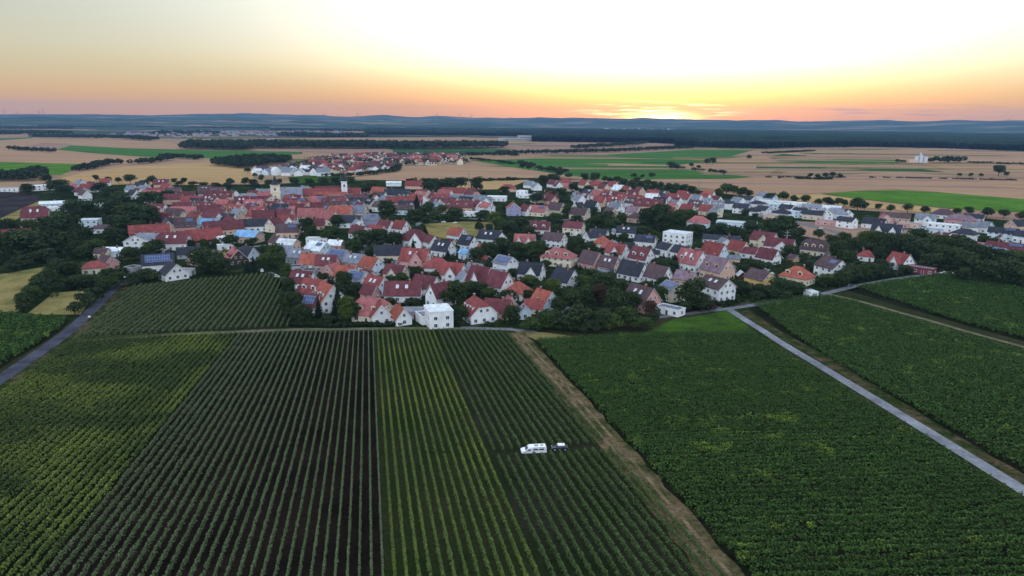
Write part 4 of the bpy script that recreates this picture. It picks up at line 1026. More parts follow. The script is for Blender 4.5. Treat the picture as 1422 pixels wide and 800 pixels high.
H(445, 272, 38, 15, 4.8, 6.4, 84, 'O', 'R'); H(462, 268, 34, 14, 4.8, 6, 84, 'O', 'M'); H(460, 275, 30, 12, 4.6, 4.8, 80, 'O', 'T')
H(552, 271, 26, 12, 4.6, 5.2, 82, 'W', 'K'); H(562, 282, 34, 11, 4.4, 5, 82, 'C', 'R'); H(585, 281, 12, 12, 4.6, 5.6, 24, 'W', 'R'); H(547, 255, 18, 9, 4, 1.5, 84, 'W', 'N'); H(575, 258, 20, 11, 4, 5, 80, 'O', 'R')
H(613, 278, 16, 10, 4.6, 4.6, 76, 'W', 'R', 'g', 'w'); H(602, 275, 10, 9, 4.6, 5, 20, 'C', 'M'); H(646, 277, 40, 12, 4, 3.2, 84, 'G', 'S'); H(630, 268, 26, 10, 4.4, 4.6, 82, 'O', 'R'); H(636, 288, 26, 11, 4.4, 5, 84, 'O', 'M', 'g', 'd'); H(664, 287, 11, 9, 4.8, 4.4, 24, 'W', 'M'); H(676, 289, 13, 9, 4.8, 3.4, 40, 'W', 'Q'); H(660, 297, 20, 7, 3.4, 0, 76, 'W', 'N', 'f')
H(560, 292, 18, 10, 4.2, 3.4, 80, 'L', 'U'); H(527, 268, 18, 10, 4.6, 5, 50, 'C', 'T')

# --- the rest of the old village, packed between the ones above
def inpoly(x, y, poly):
    r_ = False; j = len(poly) - 1
    for i in range(len(poly)):
        (xi, yi), (xj, yj) = poly[i], poly[j]
        if (yi > y) != (yj > y) and x < (xj - xi) * (y - yi) / (yj - yi) + xi: r_ = not r_
        j = i
    return r_
def fill(poly, n, gap, walls, roofs, Lr, Wr, seed, step=12.5, tilt=(20, 95)):
    rr = random.Random(seed); W_ = [g2(*p) for p in poly]
    xs = [p[0] for p in W_]; ys = [p[1] for p in W_]; c = []
    y = min(ys)
    while y < max(ys):
        x = min(xs)
        while x < max(xs):
            px_, py_ = x + rr.uniform(-2.5, 2.5), y + rr.uniform(-2.5, 2.5)
            if inpoly(px_, py_, W_): c.append((px_, py_))
            x += step
        y += step
    rr.shuffle(c)
    c.sort(key=lambda q: q[1] + rr.uniform(0, 90)); k = 0
    for x, y in c:
        if k >= n: break
        L, W = rr.uniform(*Lr), rr.uniform(*Wr); r_ = .42 * math.hypot(L, W)
        if any((x - q['p'].x) ** 2 + (y - q['p'].y) ** 2 < (r_ + q['r'] * .82 + gap) ** 2 for q in HOUSES): continue
        u, v, _ = proj((x, y, 4.2))
        H(u, v, L, W, rr.uniform(3.8, 5.0), rr.uniform(3.8, 5.4), rr.choice((rr.uniform(*tilt), rr.uniform(60, 95), rr.uniform(15, 50))), rr.choice(walls), rr.choice(roofs), rr.choice('gggggj'), rr.choice(('', '', '', 'k', 'd', 'S', 'w')), h=4.2); k += 1
    return k
OLD = [(208, 268), (250, 259), (330, 262), (420, 256), (520, 252), (600, 258), (676, 268), (690, 284), (640, 296), (560, 300), (520, 298), (500, 306), (430, 308), (345, 312), (300, 328), (222, 326), (214, 300), (262, 292), (255, 284), (212, 282)]
print('fill', fill(OLD, 100, -2.2, 'CCOWWPCOW', 'RRRMMMQUUKSM', (12, 20), (8.5, 12), 5, 12.0))
print('fill', fill([(740, 262), (800, 252), (860, 262), (940, 270), (1000, 284), (1000, 300), (860, 292), (790, 284), (745, 284)], 24, -.5, 'WWWCO', 'RRMMQUKS', (10, 13), (8.5, 10), 6, 14))
_r9 = random.Random(19); _W = [g2(*c) for c in [(405, 385), (470, 345), (560, 325), (700, 325), (860, 325), (1020, 345), (1130, 350), (1190, 372), (1120, 402), (1000, 426), (910, 434), (720, 450), (420, 450)]]
_n = 0; _xs = [c[0] for c in _W]; _ys = [c[1] for c in _W]
while _n < 42:
    x, y = _r9.uniform(min(_xs), max(_xs)), _r9.uniform(min(_ys), max(_ys))
    if not inpoly(x, y, _W) or any((x - h_['p'].x) ** 2 + (y - h_['p'].y) ** 2 < (h_['r'] * .85 + 2.6) ** 2 for h_ in HOUSES): continue
    u, v, _ = proj((x, y, 1.5))
    H(u, v, _r9.uniform(4, 6.5), _r9.uniform(3.2, 4.4), 2.2, _r9.uniform(1.0, 1.9), _r9.uniform(15, 90), _r9.choice('WWCGOB'), _r9.choice('RMUSSKQN'), 'g', '', h=1.5, small=True, cat='shed', name='garden_shed'); _n += 1
print('houses', len(HOUSES))
# ------------------------------------------------------------------ trees
def crown_mesh(kind, mname, n, leaf, seed):
    g = np.random.default_rng(seed)
    if kind == 'conifer':
        t_ = g.random(n) ** .7; z = .06 + .94 * (1 - t_) ; r = .30 * t_ ** .9 + .012
        ang = g.uniform(0, 2 * np.pi, n); lay = .80 + .28 * np.sin(z * 46 + ang * 2); rr = r * lay * g.uniform(.7, 1.05, n)
        C = np.stack([rr * np.cos(ang), rr * np.sin(ang), z], 1); Nn = np.stack([np.cos(ang), np.sin(ang), np.full(n, .55)], 1) + g.normal(size=(n, 3)) * .35
        s = leaf * (.5 + .7 * t_) * g.uniform(.7, 1.3, n)
    elif kind == 'column':
        z = g.uniform(.04, 1, n); r = .16 * np.sin(np.clip(z, 0, 1) * np.pi * .86 + .30) ** .7; ang = g.uniform(0, 2 * np.pi, n); rr = r * g.uniform(.7, 1.1, n)
        C = np.stack([rr * np.cos(ang), rr * np.sin(ang), z], 1); Nn = np.stack([np.cos(ang), np.sin(ang), np.full(n, .4)], 1) + g.normal(size=(n, 3)) * .4
        s = leaf * g.uniform(.6, 1.2, n)
    else:
        if kind == 'round': nl, lo, wide = 12, .34, .30
        elif kind == 'bush': nl, lo, wide = 9, .22, .50
        elif kind == 'tall': nl, lo, wide = 13, .24, .26
        else: nl, lo, wide = 14, .26, .36                       # broad
        L = []
        for i in range(nl):
            a = g.uniform(0, 2 * np.pi); zz = g.uniform(lo + .06, .84); env = math.sin(min(1, max(0, (zz - lo * .6) / (1.02 - lo * .6))) * math.pi) ** .55
            q = wide * env * g.uniform(.35, .85); L.append((q * math.cos(a), q * math.sin(a), zz, g.uniform(.15, .24) * (1.25 if kind == 'bush' else 1)))
        L.append((0, 0, .80, .18)); L.append((0, 0, .55, .24))
        P = np.array(L); wgt = P[:, 3] ** 2; k = g.choice(len(P), n, p=wgt / wgt.sum())
        d = g.normal(size=(n, 3)); d /= np.linalg.norm(d, axis=1, keepdims=True)
        d[:, 2] = np.where((d[:, 2] < -.3) & (g.random(n) < .6), -d[:, 2], d[:, 2])
        C = P[k, :3] + d * (P[k, 3] * g.uniform(.62, 1.10, n))[:, None] * np.array([1.1, 1.1, .95])
        C[:, 2] = np.clip(C[:, 2], .06 if kind == 'bush' else lo * .55, 1.0)
        Nn = d + g.normal(size=(n, 3)) * .45 + np.array([0, 0, .2]); s = leaf * g.uniform(.55, 1.3, n)
    return quads('crown', leafquads(C, Nn, s, .8), mname)
def trunk_mesh(seed, hfrac=.62, r=.024):
    rr = random.Random(seed); mb = MB()
    p = Vector((0, 0, -.05)); q = Vector((rr.uniform(-.02, .02), rr.uniform(-.02, .02), hfrac * .55)); mb.tube(p, q, r, r * .72, 'bark', 7)
    top = Vector((q.x * 1.5, q.y * 1.5, hfrac * 1.25)); mb.tube(q, top, r * .72, r * .25, 'bark', 6)
    for i in range(5):
        a = rr.uniform(0, 6.28); s = q.lerp(top, rr.uniform(0, .5)); mb.tube(s, s + Vector((math.cos(a) * .2, math.sin(a) * .2, rr.uniform(.12, .26))), r * .42, r * .12, 'bark', 5)
    return mb.mesh('trunk')
CR = {}
for kd, n, lf in (('broad', 1900, .044), ('round', 1500, .046), ('tall', 1700, .042), ('bush', 1000, .065), ('conifer', 1400, .042), ('column', 700, .035)):
    for tone in ('dark', 'mid', 'light', 'red') if kd not in ('conifer', 'column') else ('conifer',):
        if tone == 'red' and kd != 'broad': continue
        CR[kd, tone] = [crown_mesh(kd, 'leaf_' + tone, n, lf, sd + 17 * (ord(kd[0]))) for sd in range(3 if tone in ('dark', 'mid') else 2)]
TRK = [trunk_mesh(i) for i in range(4)]; TRKC = [trunk_mesh(9, .75, .016)]
WIDE = {'broad': .88, 'round': .74, 'tall': .66, 'bush': 1.18, 'conifer': .60, 'column': .32}   # crown width over height
TREES = []
KW = {'broad': 'spreading tree', 'round': 'round tree', 'tall': 'tall tree', 'bush': 'bush', 'conifer': 'conifer', 'column': 'slim cypress'}
TNW = {'dark': 'dark green', 'mid': 'mid green', 'light': 'pale green', 'red': 'copper leaved', 'conifer': 'blackish'}
def tree_at(p, hgt, kd, tone, wfac=1.0, label=None, group='trees in the village'):
    nm = {'bush': 'shrub', 'conifer': 'conifer', 'column': 'cypress'}.get(kd, 'tree')
    if group.startswith(('street', 'trees behind')): nm = 'street_tree'
    if group.startswith('lone'): nm = 'field_tree'
    o = empty(nm, (p[0], p[1], fz(p[1])), rnd.uniform(0, 6.28)); o.scale = (hgt * wfac, hgt * wfac, hgt)
    c = link('crown', rnd.choice(CR[kd, tone]), o)
    if kd != 'bush': link('trunk', (TRKC if kd in ('conifer', 'column') else TRK)[0 if kd in ('conifer', 'column') else rnd.randrange(4)], o)
    else: link('stem', TRK[rnd.randrange(4)], o).scale = (.8, .8, .5)
    u, v, _ = proj((p[0], p[1], fz(p[1]) + hgt / 2))
    tag(o, label, nm.replace('_', ' '), 'garden shrubs' if kd == 'bush' else group)
    TREES.append(dict(o=o, u=u, v=v, p=Vector((p[0], p[1], 0)), h=hgt, kd=kd, tone=tone, lab=label, r=hgt * WIDE[kd] * wfac / 2))
    return o
def T(u, v, wpx, hpx, kd='broad', tone='dark', **kw):
    """a tree whose crown is centred on picture point (u, v), wpx x hpx picture pixels big"""
    p = at(u, v + hpx * .42); s = ppm(p); hgt = hpx / s * 1.16; wpx *= 1.22
    hgt = max(1.5, hgt); wf = min(1.7, max(.7, (wpx / s) / (hgt * WIDE[kd])))
    return tree_at(p, hgt, kd, tone, wf, **kw)
def free(p, r):
    return all((p[0] - q['p'].x) ** 2 + (p[1] - q['p'].y) ** 2 > (q['r'] * .72 + r) ** 2 for q in HOUSES)
B, RO, TA, BU, CO = 'broad', 'round', 'tall', 'bush', 'conifer'
for a in [
  # left of the picture
  (36, 346, 52, 36, B, 'dark'), (64, 334, 30, 28, B, 'dark'), (40, 318, 22, 18, B, 'mid'), (94, 344, 34, 30, B, 'dark'), (70, 318, 26, 24, RO, 'dark'), (101, 322, 28, 34, B, 'dark'), (84, 306, 22, 18, B, 'mid'), (104, 292, 40, 20, B, 'dark'), (124, 293, 32, 20, B, 'dark'), (118, 334, 20, 26, TA, 'dark'),
  (160, 296, 44, 26, B, 'dark'), (186, 304, 38, 30, B, 'dark'), (206, 306, 30, 30, B, 'dark'), (208, 280, 36, 20, B, 'dark'), (232, 276, 30, 16, B, 'dark'), (172, 280, 30, 20, B, 'dark'), (152, 272, 40, 18, B, 'dark'), (170, 316, 40, 24, B, 'dark'), (160, 332, 26, 22, B, 'dark'), (196, 320, 28, 20, B, 'dark'),
  (40, 265, 18, 14, B, 'dark'), (82, 262, 26, 18, B, 'dark'), (92, 268, 26, 16, B, 'dark'), (64, 250, 14, 12, B, 'dark'), (140, 264, 22, 14, B, 'dark'), (12, 318, 22, 20, B, 'dark'), (0, 350, 30, 40, B, 'dark'), (60, 358, 34, 16, BU, 'dark'), (30, 366, 40, 14, BU, 'dark'), (18, 374, 30, 10, BU, 'dark'), (132, 346, 24, 20, B, 'mid'), (116, 352, 26, 16, B, 'dark'),
  # beside the asphalt road
  (90, 380, 30, 22, B, 'dark'), (68, 392, 26, 24, B, 'dark'), (80, 374, 24, 20, B, 'dark'), (56, 402, 24, 24, B, 'dark'), (46, 412, 20, 20, B, 'mid'), (36, 420, 20, 20, B, 'dark'), (164, 391, 22, 18, B, 'mid'), (152, 396, 22, 18, B, 'mid'), (144, 404, 20, 20, B, 'dark'), (132, 412, 22, 18, BU, 'dark'), (120, 420, 24, 18, BU, 'dark'), (104, 430, 22, 16, BU, 'dark'), (112, 392, 36, 14, BU, 'dark'), (132, 390, 26, 14, BU, 'dark'), (150, 382, 20, 12, BU, 'dark'), (98, 396, 24, 16, BU, 'dark'), (28, 430, 14, 12, BU, 'dark'),
  (182, 356, 22, 18, RO, 'dark'), (204, 352, 22, 16, B, 'dark'), (216, 346, 34, 18, B, 'dark'), (206, 384, 26, 14, BU, 'mid'), (192, 388, 22, 14, BU, 'dark'), (170, 378, 20, 8, BU, 'dark'), (228, 384, 16, 10, BU, 'mid'),
  (282, 366, 36, 30, B, 'dark'), (300, 368, 34, 26, B, 'dark'), (312, 372, 22, 20, B, 'dark'), (321, 338, 20, 16, RO, 'dark'), (353, 371, 9, 22, CO, 'conifer'), (344, 372, 8, 14, CO, 'conifer'), (263, 341, 14, 12, B, 'dark'), (352, 336, 14, 8, BU, 'dark'),
  (372, 362, 20, 18, RO, 'light'), (384, 352, 20, 22, RO, 'mid'), (386, 364, 20, 20, RO, 'mid'), (398, 382, 14, 24, TA, 'mid'), (415, 384, 12, 16, TA, 'mid'), (369, 350, 14, 12, B, 'dark'),
  (402, 408, 20, 30, B, 'dark'), (408, 428, 28, 34, B, 'dark'), (418, 440, 26, 26, B, 'dark'), (398, 422, 16, 26, TA, 'dark'), (443, 430, 7, 26, CO, 'conifer'), (463, 440, 12, 16, CO, 'conifer'), (455, 446, 20, 10, BU, 'dark'),
  (482, 434, 20, 34, TA, 'light'), (470, 420, 14, 36, CO, 'conifer'), (495, 436, 16, 24, B, 'dark'), (482, 396, 18, 26, B, 'dark'), (495, 405, 20, 18, B, 'dark'), (474, 390, 16, 20, B, 'dark'), (452, 390, 20, 14, BU, 'dark'), (545, 396, 24, 18, B, 'dark'), (560, 388, 16, 14, B, 'mid'), (540, 424, 20, 16, B, 'dark'), (570, 422, 26, 12, BU, 'dark'),
  (630, 414, 34, 36, B, 'dark'), (648, 405, 26, 20, B, 'dark'), (664, 404, 30, 18, B, 'dark'), (680, 412, 18, 18, RO, 'mid'), (706, 416, 22, 18, B, 'dark'), (640, 440, 18, 22, B, 'dark'), (712, 440, 22, 22, B, 'dark'), (735, 412, 18, 14, B, 'dark'),
  # the dark grove
  (735, 452, 34, 16, BU, 'mid'), (760, 448, 34, 22, B, 'mid'), (786, 452, 30, 16, BU, 'dark'), (802, 444, 36, 32, RO, 'dark'), (832, 448, 30, 24, B, 'dark'), (850, 450, 26, 18, BU, 'light'), (870, 444, 30, 26, B, 'mid'), (892, 452, 26, 16, BU, 'mid'), (876, 424, 24, 26, B, 'dark'), (856, 424, 28, 34, B, 'dark'), (831, 414, 22, 26, B, 'red'), (812, 418, 26, 28, B, 'dark'), (792, 424, 28, 30, B, 'dark'), (775, 428, 22, 24, B, 'dark'), (766, 402, 20, 22, TA, 'light'), (788, 408, 26, 16, B, 'dark'), (812, 398, 28, 22, B, 'mid'), (838, 396, 30, 24, B, 'dark'), (856, 402, 26, 22, B, 'dark'), (820, 384, 26, 16, B, 'dark'), (845, 388, 20, 14, B, 'dark'), (732, 390, 20, 12, BU, 'light'), (752, 404, 16, 20, B, 'dark'), (775, 442, 24, 14, BU, 'dark'), (818, 456, 30, 14, BU, 'dark'), (905, 444, 18, 14, BU, 'dark'), (903, 432, 16, 20, B, 'red'),
  (958, 414, 38, 38, B, 'dark'), (974, 424, 26, 22, B, 'dark'), (985, 426, 24, 12, B, 'red'), (948, 428, 20, 14, B, 'dark'), (900, 400, 16, 14, B, 'dark'), (920, 393, 22, 12, B, 'dark'), (936, 366, 18, 18, CO, 'conifer'), (926, 374, 26, 20, B, 'dark'), (910, 368, 16, 14, B, 'dark'), (940, 384, 10, 14, B, 'dark'),
  (1046, 374, 28, 18, B, 'dark'), (1064, 376, 26, 16, B, 'dark'), (1030, 378, 18, 16, B, 'dark'), (1032, 402, 26, 18, B, 'dark'), (1052, 402, 20, 12, BU, 'dark'), (1080, 400, 26, 20, B, 'dark'), (1098, 402, 28, 18, B, 'dark'), (1070, 408, 26, 14, BU, 'dark'), (1112, 404, 24, 14, BU, 'dark'), (1050, 412, 28, 10, BU, 'dark'), (1090, 412, 26, 10, BU, 'dark'),
  (1124, 371, 20, 14, B, 'dark'), (1138, 362, 16, 10, B, 'dark'), (1146, 392, 20, 16, RO, 'mid'), (1166, 390, 22, 22, B, 'dark'), (1182, 382, 24, 22, B, 'dark'), (1198, 380, 22, 20, B, 'mid'), (1212, 378, 22, 18, B, 'dark'), (1226, 378, 18, 14, BU, 'dark'), (1254, 376, 14, 12, RO, 'dark'), (1175, 362, 26, 20, B, 'dark'), (1162, 350, 24, 22, B, 'dark'), (1184, 346, 24, 22, B, 'dark'), (1155, 336, 18, 14, B, 'mid'), (1172, 334, 16, 16, B, 'mid'), (1222, 356, 18, 18, B, 'dark'), (1095, 352, 18, 16, B, 'dark'), (1226, 370, 26, 12, BU, 'dark'),
  # the belt of dark trees
  (1200, 334, 22, 18, B, 'light'), (1212, 332, 18, 16, B, 'light'), (1222, 336, 24, 20, B, 'mid'), (1238, 342, 26, 24, B, 'dark'), (1258, 344, 28, 26, B, 'dark'), (1272, 334, 18, 24, TA, 'mid'), (1286, 336, 22, 18, B, 'light'), (1278, 350, 30, 26, B, 'dark'), (1300, 346, 30, 28, B, 'mid'), (1322, 344, 30, 26, B, 'mid'), (1318, 362, 36, 26, B, 'dark'), (1340, 350, 28, 28, B, 'dark'), (1345, 370, 34, 28, B, 'dark'), (1362, 362, 30, 30, B, 'dark'), (1372, 382, 36, 28, B, 'dark'), (1385, 364, 30, 26, B, 'dark'), (1396, 380, 34, 30, B, 'dark'), (1410, 366, 30, 24, B, 'mid'), (1420, 386, 34, 28, B, 'dark'), (1292, 366, 30, 20, B, 'dark'), (1246, 334, 16, 12, BU, 'mid'), (1204, 350, 22, 18, B, 'dark'), (1380, 340, 16, 14, B, 'dark'), (1364, 336, 14, 12, B, 'mid'), (1440, 372, 34, 28, B, 'dark'), (1334, 384, 26, 16, BU, 'dark'), (1452, 392, 30, 26, B, 'dark'),
  # middle of the village
  (505, 334, 34, 20, B, 'dark'), (528, 332, 26, 20, B, 'dark'), (490, 344, 24, 16, B, 'dark'), (550, 336, 20, 18, B, 'dark'), (456, 330, 20, 16, B, 'mid'), (426, 320, 18, 24, B, 'dark'), (432, 326, 16, 18, B, 'dark'), (470, 310, 20, 16, B, 'dark'), (462, 321, 18, 10, BU, 'mid'), (574, 344, 8, 18, CO, 'conifer'), (622, 356, 10, 14, CO, 'conifer'), (540, 367, 14, 10, B, 'dark'), (573, 378, 14, 12, B, 'dark'), (604, 386, 14, 12, B, 'dark'),
  (700, 344, 26, 20, B, 'dark'), (720, 350, 26, 20, B, 'dark'), (740, 352, 28, 24, B, 'mid'), (680, 350, 22, 18, B, 'dark'), (662, 356, 20, 16, B, 'dark'), (648, 372, 20, 14, B, 'dark'), (705, 318, 20, 16, RO, 'dark'), (692, 312, 20, 16, RO, 'mid'), (722, 312, 24, 14, B, 'dark'), (735, 324, 26, 14, B, 'dark'), (708, 334, 18, 14, B, 'dark'), (756, 372, 16, 14, RO, 'dark'), (752, 344, 20, 14, B, 'dark'), (800, 346, 24, 24, B, 'dark'), (820, 350, 20, 18, B, 'dark'), (812, 356, 18, 12, B, 'dark'), (772, 304, 20, 12, B, 'mid'), (788, 296, 12, 16, TA, 'mid'), (828, 312, 20, 14, RO, 'dark'), (842, 306, 22, 18, B, 'dark'), (850, 314, 20, 14, B, 'mid'), (862, 306, 18, 12, B, 'mid'),
  (898, 308, 24, 26, B, 'dark'), (914, 306, 34, 32, B, 'dark'), (928, 312, 20, 22, B, 'dark'), (944, 304, 26, 18, B, 'mid'), (956, 300, 20, 14, B, 'mid'), (892, 324, 22, 14, B, 'dark'), (974, 322, 30, 14, B, 'dark'), (1000, 320, 30, 14, B, 'dark'), (960, 322, 18, 16, B, 'dark'), (1020, 326, 30, 16, B, 'dark'), (1044, 318, 26, 16, B, 'dark'), (1074, 320, 30, 24, B, 'dark'), (1090, 318, 28, 26, B, 'dark'), (1098, 330, 20, 16, B, 'dark'), (1110, 326, 14, 14, RO, 'dark'), (1034, 300, 10, 12, RO, 'dark'), (1048, 302, 8, 8, RO, 'dark'), (988, 304, 18, 12, B, 'dark'), (1136, 328, 12, 14, RO, 'mid'),
  # old village
  (538, 297, 22, 26, B, 'dark'), (579, 286, 11, 22, CO, 'conifer'), (596, 295, 22, 20, B, 'dark'), (576, 300, 22, 14, B, 'mid'), (614, 295, 12, 14, RO, 'light'), (632, 300, 26, 16, B, 'dark'), (672, 302, 26, 14, B, 'dark'), (686, 306, 16, 16, B, 'light'), (605, 301, 22, 10, BU, 'mid'), (590, 309, 14, 10, B, 'dark'), (580, 322, 14, 12, B, 'mid'), (590, 320, 8, 10, CO, 'conifer'),
  (521, 278, 18, 14, RO, 'dark'), (514, 264, 18, 16, B, 'dark'), (502, 266, 16, 14, B, 'dark'), (594, 262, 16, 14, B, 'dark'), (626, 257, 22, 14, B, 'dark'), (640, 256, 16, 14, B, 'dark'), (662, 260, 16, 20, B, 'dark'), (612, 258, 16, 10, B, 'dark'), (672, 270, 8, 8, RO, 'dark'), (580, 258, 10, 8, B, 'mid'), (363, 282, 9, 10, RO, 'dark'), (443, 306, 12, 10, B, 'mid'), (358, 259, 7, 7, RO, 'dark'), (304, 292, 8, 9, RO, 'dark'),
  (700, 266, 20, 10, B, 'dark'), (728, 286, 20, 12, B, 'dark'), (745, 278, 24, 14, B, 'dark'), (760, 270, 22, 12, B, 'dark'), (775, 272, 26, 16, B, 'dark'), (756, 252, 18, 12, B, 'dark'), (768, 250, 16, 12, B, 'dark'), (815, 266, 18, 12, B, 'dark'), (796, 262, 12, 10, B, 'dark'), (777, 243, 10, 9, RO, 'dark'), (790, 245, 9, 7, RO, 'dark'), (862, 270, 14, 10, B, 'dark'), (800, 306, 20, 10, B, 'dark'), (704, 290, 18, 12, B, 'dark'),
  (320, 254, 9, 10, RO, 'mid'), (341, 254, 9, 10, RO, 'mid'), (318, 260, 24, 9, B, 'dark'), (181, 251, 12, 12, RO, 'dark'), (212, 252, 12, 12, RO, 'dark'), (242, 253, 7, 7, RO, 'dark'), (256, 253, 7, 8, RO, 'dark'), (249, 256, 8, 6, BU, 'dark'), (200, 256, 14, 8, B, 'dark'), (134, 249, 7, 8, RO, 'dark'), (151, 250, 7, 6, RO, 'dark'), (165, 252, 7, 8, RO, 'dark'), (268, 256, 16, 6, BU, 'dark'), (284, 257, 16, 6, BU, 'dark'), (300, 258, 14, 6, BU, 'dark'), (410, 253, 22, 9, B, 'dark'), (430, 254, 22, 9, B, 'mid'), (450, 253, 20, 9, B, 'dark'), (466, 252, 16, 9, B, 'dark'), (488, 251, 14, 8, B, 'mid'), (374, 256, 16, 9, B, 'mid'), (388, 253, 12, 6, B, 'dark'), (363, 249, 6, 9, TA, 'mid'), (354, 244, 6, 6, RO, 'mid'), (352, 255, 14, 8, B, 'dark'),
]: T(*a)
# tree row behind the village and the row along the field road
for u, v, s in ((857, 252, 9), (866, 255, 9), (877, 256, 9), (884, 253, 9), (890, 257, 8), (899, 256, 9), (908, 259, 9), (917, 259, 9), (928, 262, 11), (938, 263, 11), (949, 264, 10), (960, 266, 10), (847, 252, 8), (840, 250, 8), (997, 269, 10), (1008, 266, 14), (1018, 267, 12), (1030, 270, 12), (1040, 271, 10), (812, 249, 10), (826, 250, 12), (968, 270, 8)):
    T(u, v, s, s * 1.08, RO, rnd.choice(('dark', 'dark', 'mid')), group='trees behind the village edge')
for u, v, s in ((1071, 276, 11), (1087, 275, 13), (1102, 278, 10), (1118, 279, 11), (1136, 282, 9), (1148, 282, 11), (1154, 283, 9), (1164, 282, 9), (1171, 284, 9), (1190, 287, 18), (1219, 289, 8), (1236, 291, 10), (1260, 291, 11), (1284, 294, 10), (1328, 296, 9), (1345, 295, 10), (1370, 297, 13), (1393, 299, 11), (1419, 302, 13), (1200, 288, 9), (1440, 304, 12)):
    T(u, v, s, s * 1.05, RO, rnd.choice(('dark', 'dark', 'mid')), group='street trees along the field road')
# lone trees on the plain
for u, v, s in ((880, 245, 7), (892, 246, 5), (905, 245, 7), (1125, 245, 6), (1135, 246, 6), (1146, 245, 7), (1156, 244, 7), (1166, 245, 6), (1386, 239, 13), (1397, 243, 6), (1082, 247, 4), (1332, 244, 5), (1348, 244, 5), (1362, 244, 5), (932, 231, 9), (940, 233, 8), (960, 230, 6), (982, 226, 8), (990, 225, 8), (1040, 219, 6), (970, 233, 5), (986, 238, 6), (1006, 241, 5), (344, 238, 7), (726, 232, 8), (734, 233, 8)):
    T(u, v, s, s, RO, 'dark', group='lone trees on the plain')
NBASE = len(TREES)
# more garden trees and shrubs between the houses
def scatter(poly, n, hs, kinds, tones, seed, gap=1.2):
    rr = random.Random(seed); W_ = [g2(*p) for p in poly]; xs = [p[0] for p in W_]; ys = [p[1] for p in W_]; k = tries = 0
    while k < n and tries < n * 60:
        tries += 1; x, y = rr.uniform(min(xs), max(xs)), rr.uniform(min(ys), max(ys)); h = rr.uniform(*hs)
        if not inpoly(x, y, W_) or not free((x, y), h * .30): continue
        if any((x - q['p'].x) ** 2 + (y - q['p'].y) ** 2 < (q['r'] + h * .25) ** 2 * .5 for q in TREES): continue
        tree_at((x, y), h, rr.choice(kinds), rr.choice(tones)); k += 1
NEARP = [(405, 385), (470, 340), (560, 325), (700, 330), (860, 330), (1020, 345), (1130, 350), (1190, 372), (1120, 402), (1000, 426), (910, 436), (720, 452), (420, 452)]
scatter(NEARP, 20, (5, 9), (B, B, RO, TA), ('dark', 'dark', 'mid'), 31)
scatter(NEARP, 70, (2.2, 4.0), (BU,), ('dark', 'dark', 'mid', 'light'), 32)
scatter([(350, 345), (420, 318), (560, 305), (700, 300), (860, 296), (1000, 306), (1020, 340), (860, 330), (700, 330), (560, 325), (470, 340), (400, 375)], 12, (5, 9), (B, RO), ('dark', 'dark', 'mid'), 33)
scatter([(180, 330), (340, 310), (345, 345), (180, 380)], 10, (4, 7), (B, RO), ('dark', 'mid'), 34)

DRY = [g2(*c) for c in [(586, 311), (640, 307), (692, 307), (686, 323), (655, 331), (640, 337), (594, 328)]]
def undergrowth(poly, step, seed, label):
    g = np.random.default_rng(seed); rr = random.Random(seed); W_ = [g2(*p) for p in poly]; xs = [p[0] for p in W_]; ys = [p[1] for p in W_]; Cs, Ns, Ss = [], [], []
    y = min(ys)
    while y < max(ys):
        x = min(xs)
        while x < max(xs):
            a, b_ = x + rr.uniform(-.5, .5) * step, y + rr.uniform(-.5, .5) * step; h = rr.uniform(.9, 2.6); w_ = h * rr.uniform(.6, 1.3)
            if inpoly(a, b_, W_) and not inpoly(a, b_, DRY) and rr.random() < .72 and free((a, b_), .6):
                n = int(26 * w_ + 20); d = g.normal(size=(n, 3)); d /= np.linalg.norm(d, axis=1, keepdims=True); d[:, 2] = np.abs(d[:, 2])
                Cs.append(np.array([a, b_, fz(b_) + .1]) + d * np.array([w_, w_, h]) * g.uniform(.6, 1.05, n)[:, None]); Ns.append(d + g.normal(size=(n, 3)) * .45); Ss.append(.34 * g.uniform(.6, 1.3, n))
            x += step
        y += step
    o = link('undergrowth', quads('undergrowth', leafquads(np.concatenate(Cs), np.concatenate(Ns), np.concatenate(Ss)), 'garden_leaf')); tag(o, label, 'undergrowth', None, 'stuff')
leafmat('garden_leaf', [(0.0150, 0.0254, 0.0098), (0.0270, 0.0451, 0.0153), (0.0518, 0.0777, 0.0246)], rand=0, patch=(.05, (2.2, 1.9, 1.4), .56, .68))
undergrowth([(400, 395), (470, 345), (540, 320), (700, 318), (1000, 318), (1140, 345), (1200, 372), (1120, 406), (1000, 427), (910, 438), (720, 455), (412, 451)], 4.6, 81, 'low garden bushes and beds between the nearer houses')
undergrowth([(-30, 345), (100, 290), (180, 275), (215, 320), (345, 345), (380, 374), (170, 384), (90, 420), (60, 410), (110, 372), (40, 366), (-40, 378)], 6.0, 82, 'low bushes and scrub among the trees far left')
undergrowth([(1140, 345), (1180, 332), (1300, 345), (1460, 360), (1460, 396), (1340, 376), (1200, 385)], 5.0, 83, 'low scrub under the belt of dark trees')
undergrowth([(345, 345), (430, 310), (700, 296), (900, 290), (1000, 310), (1000, 318), (700, 318), (540, 320), (470, 345), (400, 375)], 7.5, 84, 'low garden bushes behind the middle houses')

